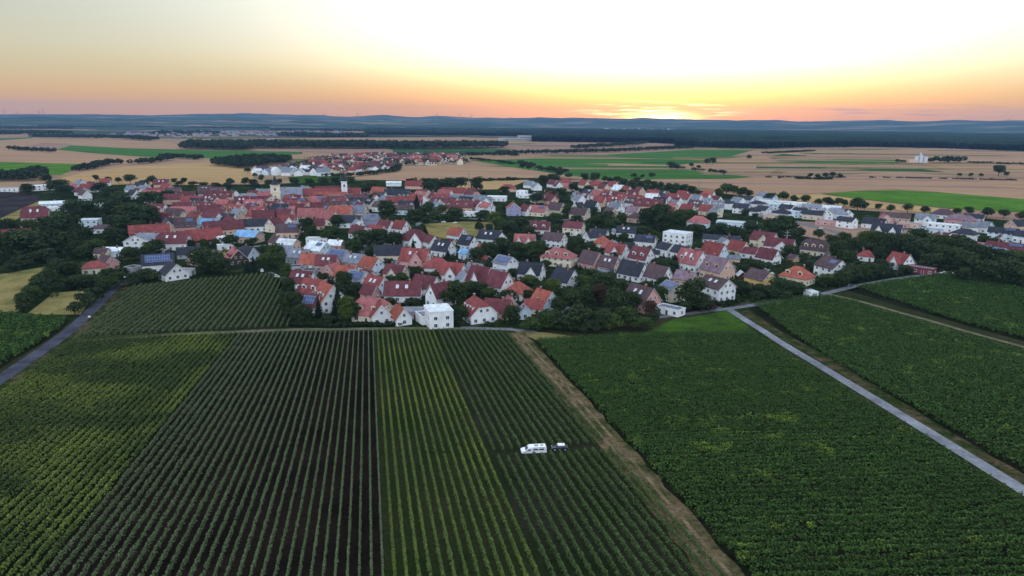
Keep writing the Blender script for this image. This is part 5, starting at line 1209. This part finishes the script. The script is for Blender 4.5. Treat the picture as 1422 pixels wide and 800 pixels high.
# ------------------------------------------------------------------ woods, hedges: stands nobody could count
def wood(name, pts, hgt, step, leafs, mname='wood_leaf', n=46, label=None, cat='woods', world=False, seed=1):
    W_ = [p if world else g2(*p) for p in pts]; g = np.random.default_rng(seed); rr = random.Random(seed)
    xs = [p[0] for p in W_]; ys = [p[1] for p in W_]; Cs, Ns, Ss = [], [], []
    y = min(ys)
    while y <= max(ys):
        x = min(xs)
        while x <= max(xs):
            px_, py_ = x + rr.uniform(-.45, .45) * step, y + rr.uniform(-.45, .45) * step
            if inpoly(px_, py_, W_):
                h = hgt * rr.uniform(.7, 1.12); r_ = step * .72
                d = g.normal(size=(n, 3)); d /= np.linalg.norm(d, axis=1, keepdims=True); d[:, 2] = np.abs(d[:, 2]) * np.where(g.random(n) < .75, 1, -.6)
                c = np.array([px_, py_, fz(py_) + h * .58]) + d * np.array([r_, r_, h * .42]) * g.uniform(.75, 1.05, n)[:, None]
                Cs.append(c); Ns.append(d + g.normal(size=(n, 3)) * .4 + np.array([0, 0, .2])); Ss.append(leafs * g.uniform(.6, 1.3, n))
            x += step
        y += step
    if not Cs: return
    o = link(name, quads(name, leafquads(np.concatenate(Cs), np.concatenate(Ns), np.concatenate(Ss)), mname)); o['kind'] = 'stuff'
    if label: o['label'] = label; o['category'] = cat
    if label and label.startswith('strip'): o['group'] = 'hazy woods on the far plain'
def belt(name, line, width, hgt, step, leafs, label, cat='hedge', n=40, seed=1):
    P = [at(*p) for p in line]; L_, R_ = [], []
    for i, p in enumerate(P):
        d = (P[min(i + 1, len(P) - 1)] - P[max(i - 1, 0)]); d.z = 0; d.normalize(); nn = Vector((-d.y, d.x, 0)) * width / 2
        L_.append((p.x + nn.x, p.y + nn.y)); R_.append((p.x - nn.x, p.y - nn.y))
    for i in range(len(P) - 1): pass
    wood(name, L_ + R_[::-1], hgt, step, leafs, n=n, label=label, cat=cat, world=True, seed=seed)
wood('woods', [(250, 207.5), (345, 209.5), (352, 206.5), (470, 207), (560, 207.5), (704, 206), (700, 204), (560, 204), (350, 203), (262, 203)], 19, 13, 2.6, label='long dark wood behind the far village', seed=2)
wood('woods', [(296, 231), (340, 235), (402, 227), (402, 222), (350, 222), (300, 226)], 12, 9, 1.7, label='dark grove left of the far village', seed=3)
wood('woods', [(-60, 252), (0, 252), (46, 252), (70, 244), (50, 241), (20, 247), (-60, 247)], 11, 8, 1.5, label='dark tree clump behind the pale halls far left', seed=4)
for i, (ln, wd, h, lab) in enumerate((
    ([(50, 191.5), (110, 192.5), (175, 193.5), (215, 196)], 40, 16, 'thin dark tree line on the far left ridge'), ([(12, 208), (40, 210), (76, 212)], 10, 9, 'dark hedge between the pale fields far left'),
    ([(104, 238), (128, 234), (150, 229), (170, 227)], 12, 9, 'dark hedge behind the gold field'), ([(178, 229), (205, 227), (238, 222)], 10, 9, 'dark hedge above the gold field'), ([(225, 219), (250, 220), (276, 222)], 14, 9, 'dark hedge beside the far green field'),
    ([(450, 247), (500, 245), (548, 239), (552, 232)], 10, 6, 'dark hedge along the far village edge'), ([(560, 252), (640, 252.5), (700, 251), (718, 250)], 6, 4, 'low dark hedge along the stubble field'),
    ([(722, 229), (730, 231), (742, 232)], 10, 8, 'small dark thicket left of the big green field'), ([(744, 236), (766, 238), (786, 241)], 12, 7, 'dark thicket at the corner of the big green field'),
    ([(690, 215), (740, 214), (800, 213), (860, 211), (920, 208), (960, 206.5)], 14, 10, 'broken tree line across the far fields'), ([(795, 207), (840, 204), (880, 201.5), (895, 199.5)], 24, 11, 'dark tree line in the hazy fields'),
    ([(930, 233), (970, 237), (1010, 241)], 5, 4, 'low hedge along the big green field'), ([(1290, 226), (1310, 226.5), (1336, 226)], 26, 13, 'dark copse beside the pale silos'), ([(1244, 225), (1256, 225.5)], 14, 6, 'small dark copse left of the silos'), ([(1346, 226.5), (1422, 229), (1480, 231)], 8, 4, 'low hedge on the far right fields'),
    ([(1102, 248.5), (1130, 249.5), (1156, 249)], 8, 3.2, 'low shrubs under the far tree group'), ([(1062, 213), (1090, 212), (1128, 210)], 20, 4, 'low scrub on the far right fields'),
    ([(640, 216), (672, 216), (720, 217)], 14, 8, 'tree line right of the far village'), ([(655, 222), (690, 225), (715, 229)], 8, 5, 'hedge right of the far village'), ([(1060, 246.5), (1240, 247), (1422, 251), (1500, 254)], 3, 1.2, 'thin grassy balk between the wheat fields'))):
    belt('hedge', ln, wd, h, 7 if h < 11 else 9, 1.4 if h < 8 else 1.9, lab, seed=40 + i, n=34)
belt('hedge', [(402, 452), (460, 455), (545, 453), (560, 452)], 2.4, 1.9, 1.5, .34, 'clipped dark hedge in front of the gardens along the path', n=44, seed=70)
belt('hedge', [(935, 433), (1000, 424), (1035, 419)], 2.2, 1.6, 1.5, .34, 'low dark hedge behind the bright green meadow', n=44, seed=71)
belt('hedge', [(1050, 415), (1110, 408)], 3.0, 2.2, 1.8, .4, 'dark garden hedge left of the small white garage', n=44, seed=72)
belt('hedge', [(1150, 398), (1210, 388), (1262, 380)], 4.0, 3.0, 2.2, .45, 'dark hedge between the dense vineyard and the gardens', n=44, seed=73)
# the far forest: a canopy seen edge on, 20 m high, running towards the hills
def forest(name, a0, a1, r0f, r1, hgt, seed, label, na=1400, nr=40):
    g = np.random.default_rng(seed); A = np.radians(np.linspace(a0, a1, na)); V = []; F = []
    edge = np.array([r0f(math.degrees(a)) for a in A]) * (1 + .012 * g.normal(size=na))
    for j in range(nr):
        t_ = (j / (nr - 1)) ** 1.7; r = edge + (r1 - edge) * t_
        z = np.zeros(na) - .5 if j == 0 else hgt * (.86 + .14 * g.random(na)) * (1 if j > 1 else .9)
        if j == 1: r = edge + 4
        for i in range(na): V.append((r[i] * math.sin(A[i]), r[i] * math.cos(A[i]), float(z[i])))
    for j in range(nr - 1):
        for i in range(na - 1): F.append((j * na + i, j * na + i + 1, (j + 1) * na + i + 1, (j + 1) * na + i))
    me = bpy.data.meshes.new(name); me.from_pydata(V, [], F); me.materials.append(M['forest_far'])
    o = link(name, me); tag(o, label, 'forest', None, 'stuff')
def edge_r(u, v): p = at(u, v); return math.hypot(p.x, p.y)
def edgef(pts):
    q = sorted((math.degrees(math.atan2(at(u, v).x, at(u, v).y)), edge_r(u, v)) for u, v in pts)
    return lambda a: float(np.interp(a, [x for x, _ in q], [y for _, y in q]))
forest('forest', 13, 44, edgef([(930, 203), (1000, 205), (1062, 206), (1200, 203.5), (1320, 206), (1422, 210), (1560, 214)]), 6400, 20, 5, 'broad dark forest behind the right-hand wheat fields')
forest('forest', 1.5, 15, edgef([(755, 196.5), (830, 197.5), (900, 198), (1000, 203)]), 6000, 19, 6, 'hazy blue forest below the setting sun')
forest('forest', -12, 2, edgef([(480, 187), (600, 188), (700, 188.5), (760, 189)]), 6400, 16, 8, 'hazy blue woods behind the pale factory halls')

rf_ = random.Random(77)
for i in range(46):
    y = rf_.uniform(3500, 7200); x = rf_.uniform(-.78, .70 if y > 5200 else .12) * y; L2, W2 = rf_.uniform(160, 620), rf_.uniform(40, 190); sk = rf_.uniform(-80, 80)
    drape('field', [(x - L2, y - W2 + sk), (x + L2, y - W2 - sk), (x + L2 * .9, y + W2 - sk), (x - L2 * .95, y + W2 + sk)], rf_.choice(('wheat', 'stubble', 'wheat_gold', 'crop_dark')), .6 + .012 * i, world=True)
for i in range(22):
    y = rf_.uniform(3000, 6200); x = rf_.uniform(-.78, .10) * y; L2, W2 = rf_.uniform(90, 420), rf_.uniform(14, 60); sk = rf_.uniform(-60, 60)
    wood('woods', [(x - L2, y - W2 + sk), (x + L2, y - W2 - sk), (x + L2, y + W2 - sk), (x - L2, y + W2 + sk)], 17, 20, 5.0, n=22, label='strip of hazy wood on the far left plain', world=True, seed=200 + i)

# ------------------------------------------------------------------ far village, far town, halls, silos, turbines
def blocks(name, spots, label, cat):
    mb = MB()
    for (x, y, L, W, he, rh, rz, wm, rm) in spots:
        ca, sa = math.cos(rz), math.sin(rz); Q = lambda a, b_, c: (x + a * ca - b_ * sa, y + a * sa + b_ * ca, c)
        for s in (-1, 1):
            mb.face([Q(-L / 2, s * W / 2, -.3), Q(L / 2, s * W / 2, -.3), Q(L / 2, s * W / 2, he), Q(-L / 2, s * W / 2, he)], wm)
            mb.face([Q(s * L / 2, -W / 2, -.3), Q(s * L / 2, W / 2, -.3), Q(s * L / 2, W / 2, he), Q(s * L / 2, 0, he + rh), Q(s * L / 2, -W / 2, he)], wm)
            mb.face([Q(-L / 2 - .4, s * (W / 2 + .5), he - .2), Q(L / 2 + .4, s * (W / 2 + .5), he - .2), Q(L / 2 + .4, 0, he + rh + .1), Q(-L / 2 - .4, 0, he + rh + .1)], rm)
    o = mb.build(name); tag(o, label, cat, None, 'stuff')
def sprinkle(poly, n, seed, walls, roofs, sz=(10, 17), he=(4, 6.5), gap=13):
    rr = random.Random(seed); W_ = [g2(*p) for p in poly]; xs = [p[0] for p in W_]; ys = [p[1] for p in W_]; out = []; tr_ = 0
    while len(out) < n and tr_ < n * 80:
        tr_ += 1; x, y = rr.uniform(min(xs), max(xs)), rr.uniform(min(ys), max(ys))
        if not inpoly(x, y, W_) or any((x - q[0]) ** 2 + (y - q[1]) ** 2 < gap ** 2 for q in out): continue
        out.append((x, y, rr.uniform(*sz), rr.uniform(8, 12), rr.uniform(*he), rr.uniform(3, 5.4), rr.uniform(0, 3.14), 'wall_' + rr.choice(walls), 'roof_' + rr.choice(roofs)))
    return out
FV = sprinkle([(400, 237), (460, 220), (545, 216), (642, 218), (640, 229), (550, 231), (530, 240), (450, 244)], 150, 3, 'WWCCO', 'RRMMQUK', (10, 18)) + sprinkle([(352, 240), (450, 238), (450, 245), (354, 243)], 26, 4, 'WWLC', 'KSSUN', (10, 18))
blocks('distant_houses', FV, 'small far village of red roofs between the wheat fields', 'village')
rr_ = random.Random(8)
FVW = [g2(*p) for p in [(400, 237), (460, 219), (545, 214), (642, 217), (640, 229), (550, 231), (530, 240), (450, 244)]]
CsT = []
wood('woods', [(398, 236), (440, 222), (545, 215), (640, 217.5), (644, 229), (552, 231.5), (530, 240.5), (440, 243)], 8, 26, 1.5, label='garden trees among the far village roofs', seed=13, n=40)
blocks('distant_houses', sprinkle([(340, 189), (420, 188), (480, 186), (480, 183.5), (330, 184), (180, 186), (150, 190), (250, 191)], 190, 5, 'GGVG', 'SUSM', (14, 26), (5, 9), 20), 'pale hazy town on the left below the hills', 'town')
blocks('distant_houses', sprinkle([(840, 182), (960, 181), (960, 179.5), (840, 180)], 60, 6, 'WGG', 'SSN', (18, 40), (5, 9), 30), 'pale specks of a hazy town under the sun', 'town')
def hall(u, v, L, W, he, rz, label, nm='factory_hall', wm='wall_G'):
    p = at(u, v); o = empty(nm, p, rz); mb = MB(); mb.box((0, 0, he / 2), (L, W, he), wm, skip='tb'); mb.build('wall', o)
    mb = MB(); mb.box((0, 0, he + .25), (L + 1, W + 1, .5), 'roof_S'); mb.build('roof', o)
    mb = MB(); mb.box((0, -W / 2 - .06, he * .35), (L * .8, .1, he * .18), 'glass_dark'); mb.build('window_band', o)
    tag(o, label, 'factory hall'); return o
hall(736, 192.6, 110, 60, 14, 0, 'large pale factory hall on the plain, tallest of the far halls')
hall(728, 195, 210, 50, 9, .05, 'long low pale factory hall before the tallest far hall')
hall(790, 193.5, 120, 40, 6, .05, 'small pale hall right of the large far factory hall')
hall(628, 187.3, 160, 60, 11, 0, 'pale hall in the haze left of the far factory')
hall(374, 196.3, 46, 26, 9, 0, 'small bright roofed hall at the edge of the long wood')
hall(540, 204.6, 120, 24, 6, 0, 'low pale hall at the gap in the long wood')
hall(1330, 205.3, 120, 30, 6, -.2, 'low pale hall at the forest edge far right')
def silo():
    p = at(1277, 226); o = empty('grain_silo', p); tag(o, 'pale grain silos with tall elevator by the dark copse', 'silo')
    for i, (x, y, r_, h_) in enumerate(((-7, 0, 4, 13), (2, 1, 4, 15), (11, 0, 4, 12))):
        mb = MB(); mb.tube((x, y, 0), (x, y, h_), r_, r_, 'metal_pale', 14); c = mb.build('silo_tank', o); mb = MB(); mb.tube((x, y, h_ + .01), (x, y, h_ + 2), r_ + .1, .4, 'metal_grey', 14); mb.build('silo_cap', c)
    mb = MB(); mb.box((-2.6, -4.6, 10), (2.4, 2.4, 20), 'metal_pale'); mb.build('elevator', o)
    mb = MB(); mb.box((-18, -3, 3), (14, 9, 6), 'wall_O'); mb.build('shed', o)
silo()
def turbine(u, vtop, dist, label):
    d = R3 @ Vector(((u - 711) / FPX, (400 - vtop) / FPX, -1)); k = dist / math.hypot(d.x, d.y); x, y, zt = k * d.x, k * d.y, CZ + k * d.z
    zt -= dist * .0040; o = empty('wind_turbine', (x, y, 60), math.atan2(-x, y) + rnd.uniform(-.5, .5)); H_ = zt - 60 - 52
    mb = MB(); mb.tube((0, 0, -30), (0, 0, H_), 4.2, 2.6, 'metal_grey', 10); mb.build('tower', o)
    mb = MB(); mb.box((0, 0, H_ + 1.5), (4.4, 12, 4.4), 'metal_grey'); mb.build('nacelle', o)
    a0 = rnd.uniform(0, 2)
    for i in range(3):
        a = a0 + i * 2.0944; mb = MB(); hub = Vector((0, -7.2, H_ + 1.5)); tip = hub + Vector((math.sin(a) * 52, 0, math.cos(a) * 52)); mb.tube(hub, tip, 1.9, .5, 'metal_grey', 6); mb.build('blade', o)
    tag(o, label, 'wind turbine', 'wind turbines on the horizon')
for u, vt, dd, lab in ((4, 142, 10800, 'wind turbine on the skyline at the far left edge'), (22, 145, 11200, 'wind turbine second from the left edge on the skyline'), (52, 144, 11000, 'wind turbine left one of the close pair on the skyline'), (58, 142, 10800, 'wind turbine right one of the close pair on the skyline'), (334, 147, 10600, 'lone wind turbine on the skyline above the hazy town'), (450, 149, 10800, 'wind turbine on the skyline above the cream tower'), (496, 149, 10800, 'wind turbine on the skyline above the white church'), (607, 150, 10900, 'wind turbine left of the two central ones on the skyline'), (638, 150, 10900, 'wind turbine of the central skyline pair, left one'), (655, 151, 10900, 'wind turbine of the central skyline pair, right one'), (1404, 155, 10600, 'wind turbine on the skyline at the far right')): turbine(u, vt, dd, lab)
def mast(u, v, hgt, label):
    p = at(u, v); o = empty('utility_pole', p); tag(o, label, 'utility pole')
    mb = MB(); mb.tube((0, 0, -.5), (0, 0, hgt), .42, .26, 'metal_grey', 7); mb.build('pole', o)
    mb = MB(); mb.box((0, 0, hgt - 1.2), (3.4, .25, .25), 'metal_grey'); mb.box((0, 0, hgt - 3), (4.4, .25, .25), 'metal_grey'); mb.build('crossarm', o)
mast(651, 264, 20, 'tall grey utility pole behind the long grey roof'); mast(970, 266, 12, 'grey utility pole in the wheat behind the village'); mast(1092, 340, 9, 'grey pole at the edge of the new estate')

# ------------------------------------------------------------------ the camper van and cars
def wheel(parent, x, y, r, wd, nm='wheel'):
    w_ = empty(nm, (x, y, r)); w_.parent = parent
    mb = MB(); mb.tube((0, -wd / 2, 0), (0, wd / 2, 0), r, r, 'tyre', 14); mb.build('tyre', w_)
    mb = MB(); mb.tube((0, -wd / 2 - .02, 0), (0, wd / 2 + .02, 0), r * .58, r * .58, 'metal_pale', 10); mb.build('rim', w_)
def bevelled(prof, wd, mname, top=.82, name='body', parent=None, lo=None):
    """a vehicle body: side outline (x,z) lofted across the width, the upper points drawn in"""
    zs = [z for _, z in prof]; z0, z1 = min(zs), max(zs); mb = MB(); secs = []
    for y, k in ((-wd / 2, 0), (-wd / 2 + .10, 1), (wd / 2 - .10, 1), (wd / 2, 0)):
        pts = []
        for x, z in prof:
            f = max(0, (z - z0) / (z1 - z0) - .5) * 2
            pts.append((x * (.985 if k == 0 else 1), y * (1 - (1 - top) * f), z - (0 if k else .05 * f)))
        secs.append(pts)
    n = len(prof)
    for a, b_ in zip(secs, secs[1:]):
        for i in range(n): j = (i + 1) % n; mb.face([a[i], a[j], b_[j], b_[i]], mname)
    mb.face(secs[0][::-1], mname); mb.face(secs[-1], mname)
    return mb.build(name, parent)
def camper(u, v, rz):
    p = at(u, v); o = empty('camper_van', p, rz); o.scale = (.86, .86, .56); tag(o, 'white camper van parked in the grassy lane between the vine rows', 'camper van')
    # front towards -x
    bevelled([(-3.0, .45), (-3.05, .95), (-2.75, 1.18), (-1.95, 1.42), (-1.35, 2.25), (-1.0, 2.62), (2.75, 2.66), (2.95, 2.3), (3.0, .45)], 2.1, 'car_white', .86, 'body', o)
    mb = MB(); mb.face([(-1.98, -.78, 1.47), (-1.98, .78, 1.47), (-1.42, .72, 2.21), (-1.42, -.72, 2.21)], 'glass_dark'); w_ = mb.build('windscreen', o); w_.location = (-.035, 0, .03)
    for s in (-1, 1):
        mb = MB(); mb.box((-1.15, 0, 1.72), (.75, .04, .5), 'glass_dark'); q = mb.build('window', o); q.location = (0, s * 1.035, 0)
        for x in (.35, 1.75): mb = MB(); mb.box((x, 0, 1.78), (1.1, .04, .52), 'glass_dark'); q = mb.build('window', o); q.location = (0, s * 1.02, 0)
        mb = MB(); mb.box((-2.96, s * .78, .92), (.22, .3, .2), 'frame_white'); mb.build('headlight', o)
        mb = MB(); mb.box((-1.75, s * 1.16, 1.55), (.14, .2, .28), 'tyre'); mb.build('mirror', o)
        for x in (-2.05, 1.85): wheel(o, x, s * .93, .34, .24)
    mb = MB(); mb.box((-3.06, 0, .55), (.12, 1.9, .22), 'tyre'); mb.build('bumper', o)
    mb = MB(); mb.box((.6, 0, 2.72), (.9, .7, .1), 'metal_grey'); mb.box((1.9, 0, 2.70), (.7, .6, .08), 'metal_grey'); mb.build('roof_hatch', o)
    mb = MB(); mb.tube((-.4, -1.02, 2.5), (2.5, -1.02, 2.5), .09, .09, 'metal_grey', 8); mb.build('awning', o)
camper(741, 628, R(6))
def car(u, v, rz, cm, label, roofm=None, group=None):
    p = at(u, v); o = empty('parked_car', p, rz); o.scale = (.86, .86, .80); tag(o, label, 'car', group)
    bevelled([(-1.95, .30), (-2.0, .62), (-1.85, .82), (-1.0, .92), (1.7, .95), (1.95, .8), (1.98, .30)], 1.72, cm, .95, 'body', o)
    bevelled([(-1.05, .90), (-.45, 1.38), (1.15, 1.42), (1.72, .93)], 1.56, 'glass_dark', .80, 'cabin', o)
    bevelled([(-.48, 1.37), (-.40, 1.44), (1.10, 1.48), (1.22, 1.40)], 1.34, roofm or cm, .96, 'roof', o)
    for s in (-1, 1):
        mb = MB(); mb.box((-1.93, s * .6, .66), (.12, .34, .14), 'frame_white'); mb.build('headlight', o)
        for x in (-1.25, 1.25): wheel(o, x, s * .76, .31, .2)
car(777, 624, R(4), 'car_dark', 'dark car with white roof parked right behind the camper van', 'car_white')
for u, v, rz, cm, lab in ((364, 377, 110, 'car_white', 'white car parked at the top corner of the upper vine plot'), (377, 381, 160, 'car_dark', 'dark car parked beside the upper vine plot corner'), (384, 385, 150, 'car_white', 'silver white car beside the dark car at the upper vine plot'), (172, 388, 60, 'car_white', 'white car at the end of the asphalt road'),
    (632, 310, 20, 'car_white', 'white car behind the dry field, right one'), (605, 308, 20, 'car_dark', 'dark car behind the dry field'), (616, 309, 10, 'car_white', 'white car behind the dry field, left one'), (560, 446, 5, 'car_dark', 'dark car beside the small orange-roofed house'), (1180, 398, 20, 'car_dark', 'dark car on the road below the tree belt'), (1310, 380, 10, 'car_white', 'white car on the road by the dark tree belt'),
    (480, 401, 20, 'car_dark', 'dark car on the village street by the tall conifer'), (508, 342, 60, 'car_white', 'white car on the lane below the dark garden trees'), (690, 380, 30, 'car_red', 'red car on the street behind the front houses'), (780, 399, 10, 'car_white', 'white car on the street in the dark grove'), (945, 413, 30, 'car_white', 'white car on the lane by the big white house'), (1105, 358, 15, 'car_dark', 'dark car below the brown half-hipped house'), (1150, 354, 10, 'car_white', 'white car on the street before the new estate'), (1188, 345, 60, 'car_white', 'white car where the estate road enters the trees'), (1140, 318, 30, 'car_white', 'white car on the estate road, upper one'), (1168, 327, 40, 'car_dark', 'dark car on the estate road, lower one'), (1225, 330, 10, 'car_white', 'white car before the twin gabled estate house'), (900, 346, 10, 'car_red', 'red car on the street left of the white cubic block')):
    car(u, v, R(rz), cm, lab, None, 'cars parked in the village')
# front fence line and little posts of the vine rows' ends
def info_post(u, v, h, label):
    p = at(u, v); o = empty('marker_post', p); tag(o, label, 'post'); mb = MB(); mb.box((0, 0, h / 2 - .1), (.16, .16, h), 'wood_dark'); mb.build('pole', o); mb = MB(); mb.box((0, -.11, h - .4), (1.0, .05, .7), 'frame_white'); mb.build('board', o)
info_post(1322, 384, 2.4, 'white board on a post beside the vineyard above the gravel path'); info_post(125, 446, 2.2, 'pale board on a post at the bend of the asphalt road')

# ------------------------------------------------------------------ labels and the houses past the three hundred that show largest
ORD = ['leftmost', 'second', 'third', 'fourth', 'fifth', 'sixth', 'seventh', 'eighth', 'ninth', 'tenth', 'eleventh', 'twelfth', 'thirteenth', 'fourteenth', 'fifteenth', 'sixteenth', 'seventeenth', 'eighteenth', 'nineteenth', 'twentieth']
def kids(o):
    out = []
    for c in o.children: out.append(c); out += kids(c)
    return out
bpy.context.view_layer.update()
gab = [q for q in HOUSES if q['o']['category'] == 'house' and q['kind'] != 'f']
gab.sort(key=lambda q: -q['r'] * ppm(q['p']))
drop = gab[300:]
if drop:
    mb = MB()
    for q in drop:
        for c in kids(q['o']):
            if c.type != 'MESH': continue
            mw = c.matrix_world; me = c.data
            for pl in me.polygons: mb.face([mw @ me.vertices[i].co for i in pl.vertices], me.materials[pl.material_index].name)
        for c in kids(q['o']): bpy.data.objects.remove(c)
        bpy.data.objects.remove(q['o'])
    o = mb.build('distant_houses'); tag(o, 'smallest far roofs packed along the back of the village', 'village', None, 'stuff')
    dropset = {id(q) for q in drop}; HOUSES = [q for q in HOUSES if id(q) not in dropset]
def hshort(q):
    if q['o']['category'] == 'shed': return f"{WW[q['wall']]} shed"
    return f"{WW[q['wall']]} {RW[q['roof']]}-roofed house" if q['kind'] != 'f' else f"{WW[q['wall']]} flat-roofed building"
for q in HOUSES:
    if q['lab']: continue
    f = q['feat']; ad = []
    if q['o']['category'] == 'shed': q['base'] = f"small {WW[q['wall']]} garden shed, {RW[q['roof']]} roof, {zone(q['u'], q['v'])}"; continue
    if 's' in f: ad.append('solar-panelled')
    if 'S' in f: ad.append('half-solar')
    if 'd' in f: ad.append('dormered')
    if 'k' in f: ad.append('skylit')
    if 'x' in f: q['wing'] = 'twin-gabled'
    elif 'w' in f: q['wing'] = 'winged'
    if q['kind'] == 'f':
        q['o']['category'] = 'building'; q['o']['group'] = 'flat-roofed buildings of the village'
        big = 'tall' if q['r'] > 6.5 and any(c.name.startswith('wall') and c.dimensions.z > 6.4 for c in q['o'].children) else ('long' if q['r'] > 9 else 'small')
        q['base'] = f"{big} {WW[q['wall']]} building with flat {RW[q['roof']]} roof {zone(q['u'], q['v'])}"
    else:
        q['base'] = f"{WW[q['wall']]} {q.get('wing', '')} {TW[q['kind']]} house, {' '.join(ad)} {RW[q['roof']]} roof, {zone(q['u'], q['v'])}".replace('  ', ' ')
def number(items, tail):
    groups = {}
    for q in items: groups.setdefault(q['base'], []).append(q)
    for b_, g in groups.items():
        g.sort(key=lambda q: q['u'])
        for i, q in enumerate(g):
            if len(g) == 1: lab = b_
            elif len(g) == 2: lab = b_ + (', left one' if i == 0 else ', right one')
            elif i == len(g) - 1: lab = b_ + ', rightmost'
            elif i == 0: lab = b_ + ', leftmost'
            else: lab = b_ + ', ' + (ORD[i] if i < 20 else f'{i + 1}th') + ' from left'
            q['o']['label'] = lab
number([q for q in HOUSES if not q['lab']], '')
bpy.context.view_layer.update()
for q in TREES:
    if q['lab']: continue
    hp = q['h'] * ppm(q['p']); kd = q['kd']; g = q['o']['group']
    size = ''
    if kd in ('broad', 'round'): size = 'large ' if q['h'] > 11 else ('small ' if q['h'] < 6.5 else '')
    head = f"{size}{TNW[q['tone']]} {KW[kd]}"
    if g == 'street trees along the field road': q['base'] = head + ' in the row along the field road'; continue
    if g == 'lone trees on the plain': q['base'] = head + ' standing alone on the plain'; continue
    if g == 'trees behind the village edge': q['base'] = head + ' in the row behind the village edge'; continue
    n = min([h_ for h_ in HOUSES if h_['o']['category'] != 'shed'], key=lambda h_: (h_['p'].x - q['p'].x) ** 2 + (h_['p'].y - q['p'].y) ** 2)
    dx, dy = q['p'].x - n['p'].x, q['p'].y - n['p'].y
    rel = ('right of' if dx > 0 else 'left of') if abs(dx) > abs(dy) else ('behind' if dy > 0 else 'before')
    if math.hypot(dx, dy) > 30: q['base'] = f"{head} {zone(q['u'], q['v'])}"
    else: q['base'] = f"{head} {rel} {hshort(n)} {zone(q['u'], q['v'])}"
for q in TREES:
    if not q['lab'] and len(q['base'].split()) > 13: q['base'] = ' '.join(q['base'].split()[:min(q['base'].split().index(k) for k in ('house', 'building', 'shed') if k in q['base'].split()) + 1])
number([q for q in TREES if not q['lab']], '')
wl = [len(q['o']['label'].split()) for q in HOUSES + TREES]
print('labels', min(wl), max(wl), 'trees', len(TREES), 'shrubs', sum(q['kd'] == 'bush' for q in TREES), 'houses', len(HOUSES))
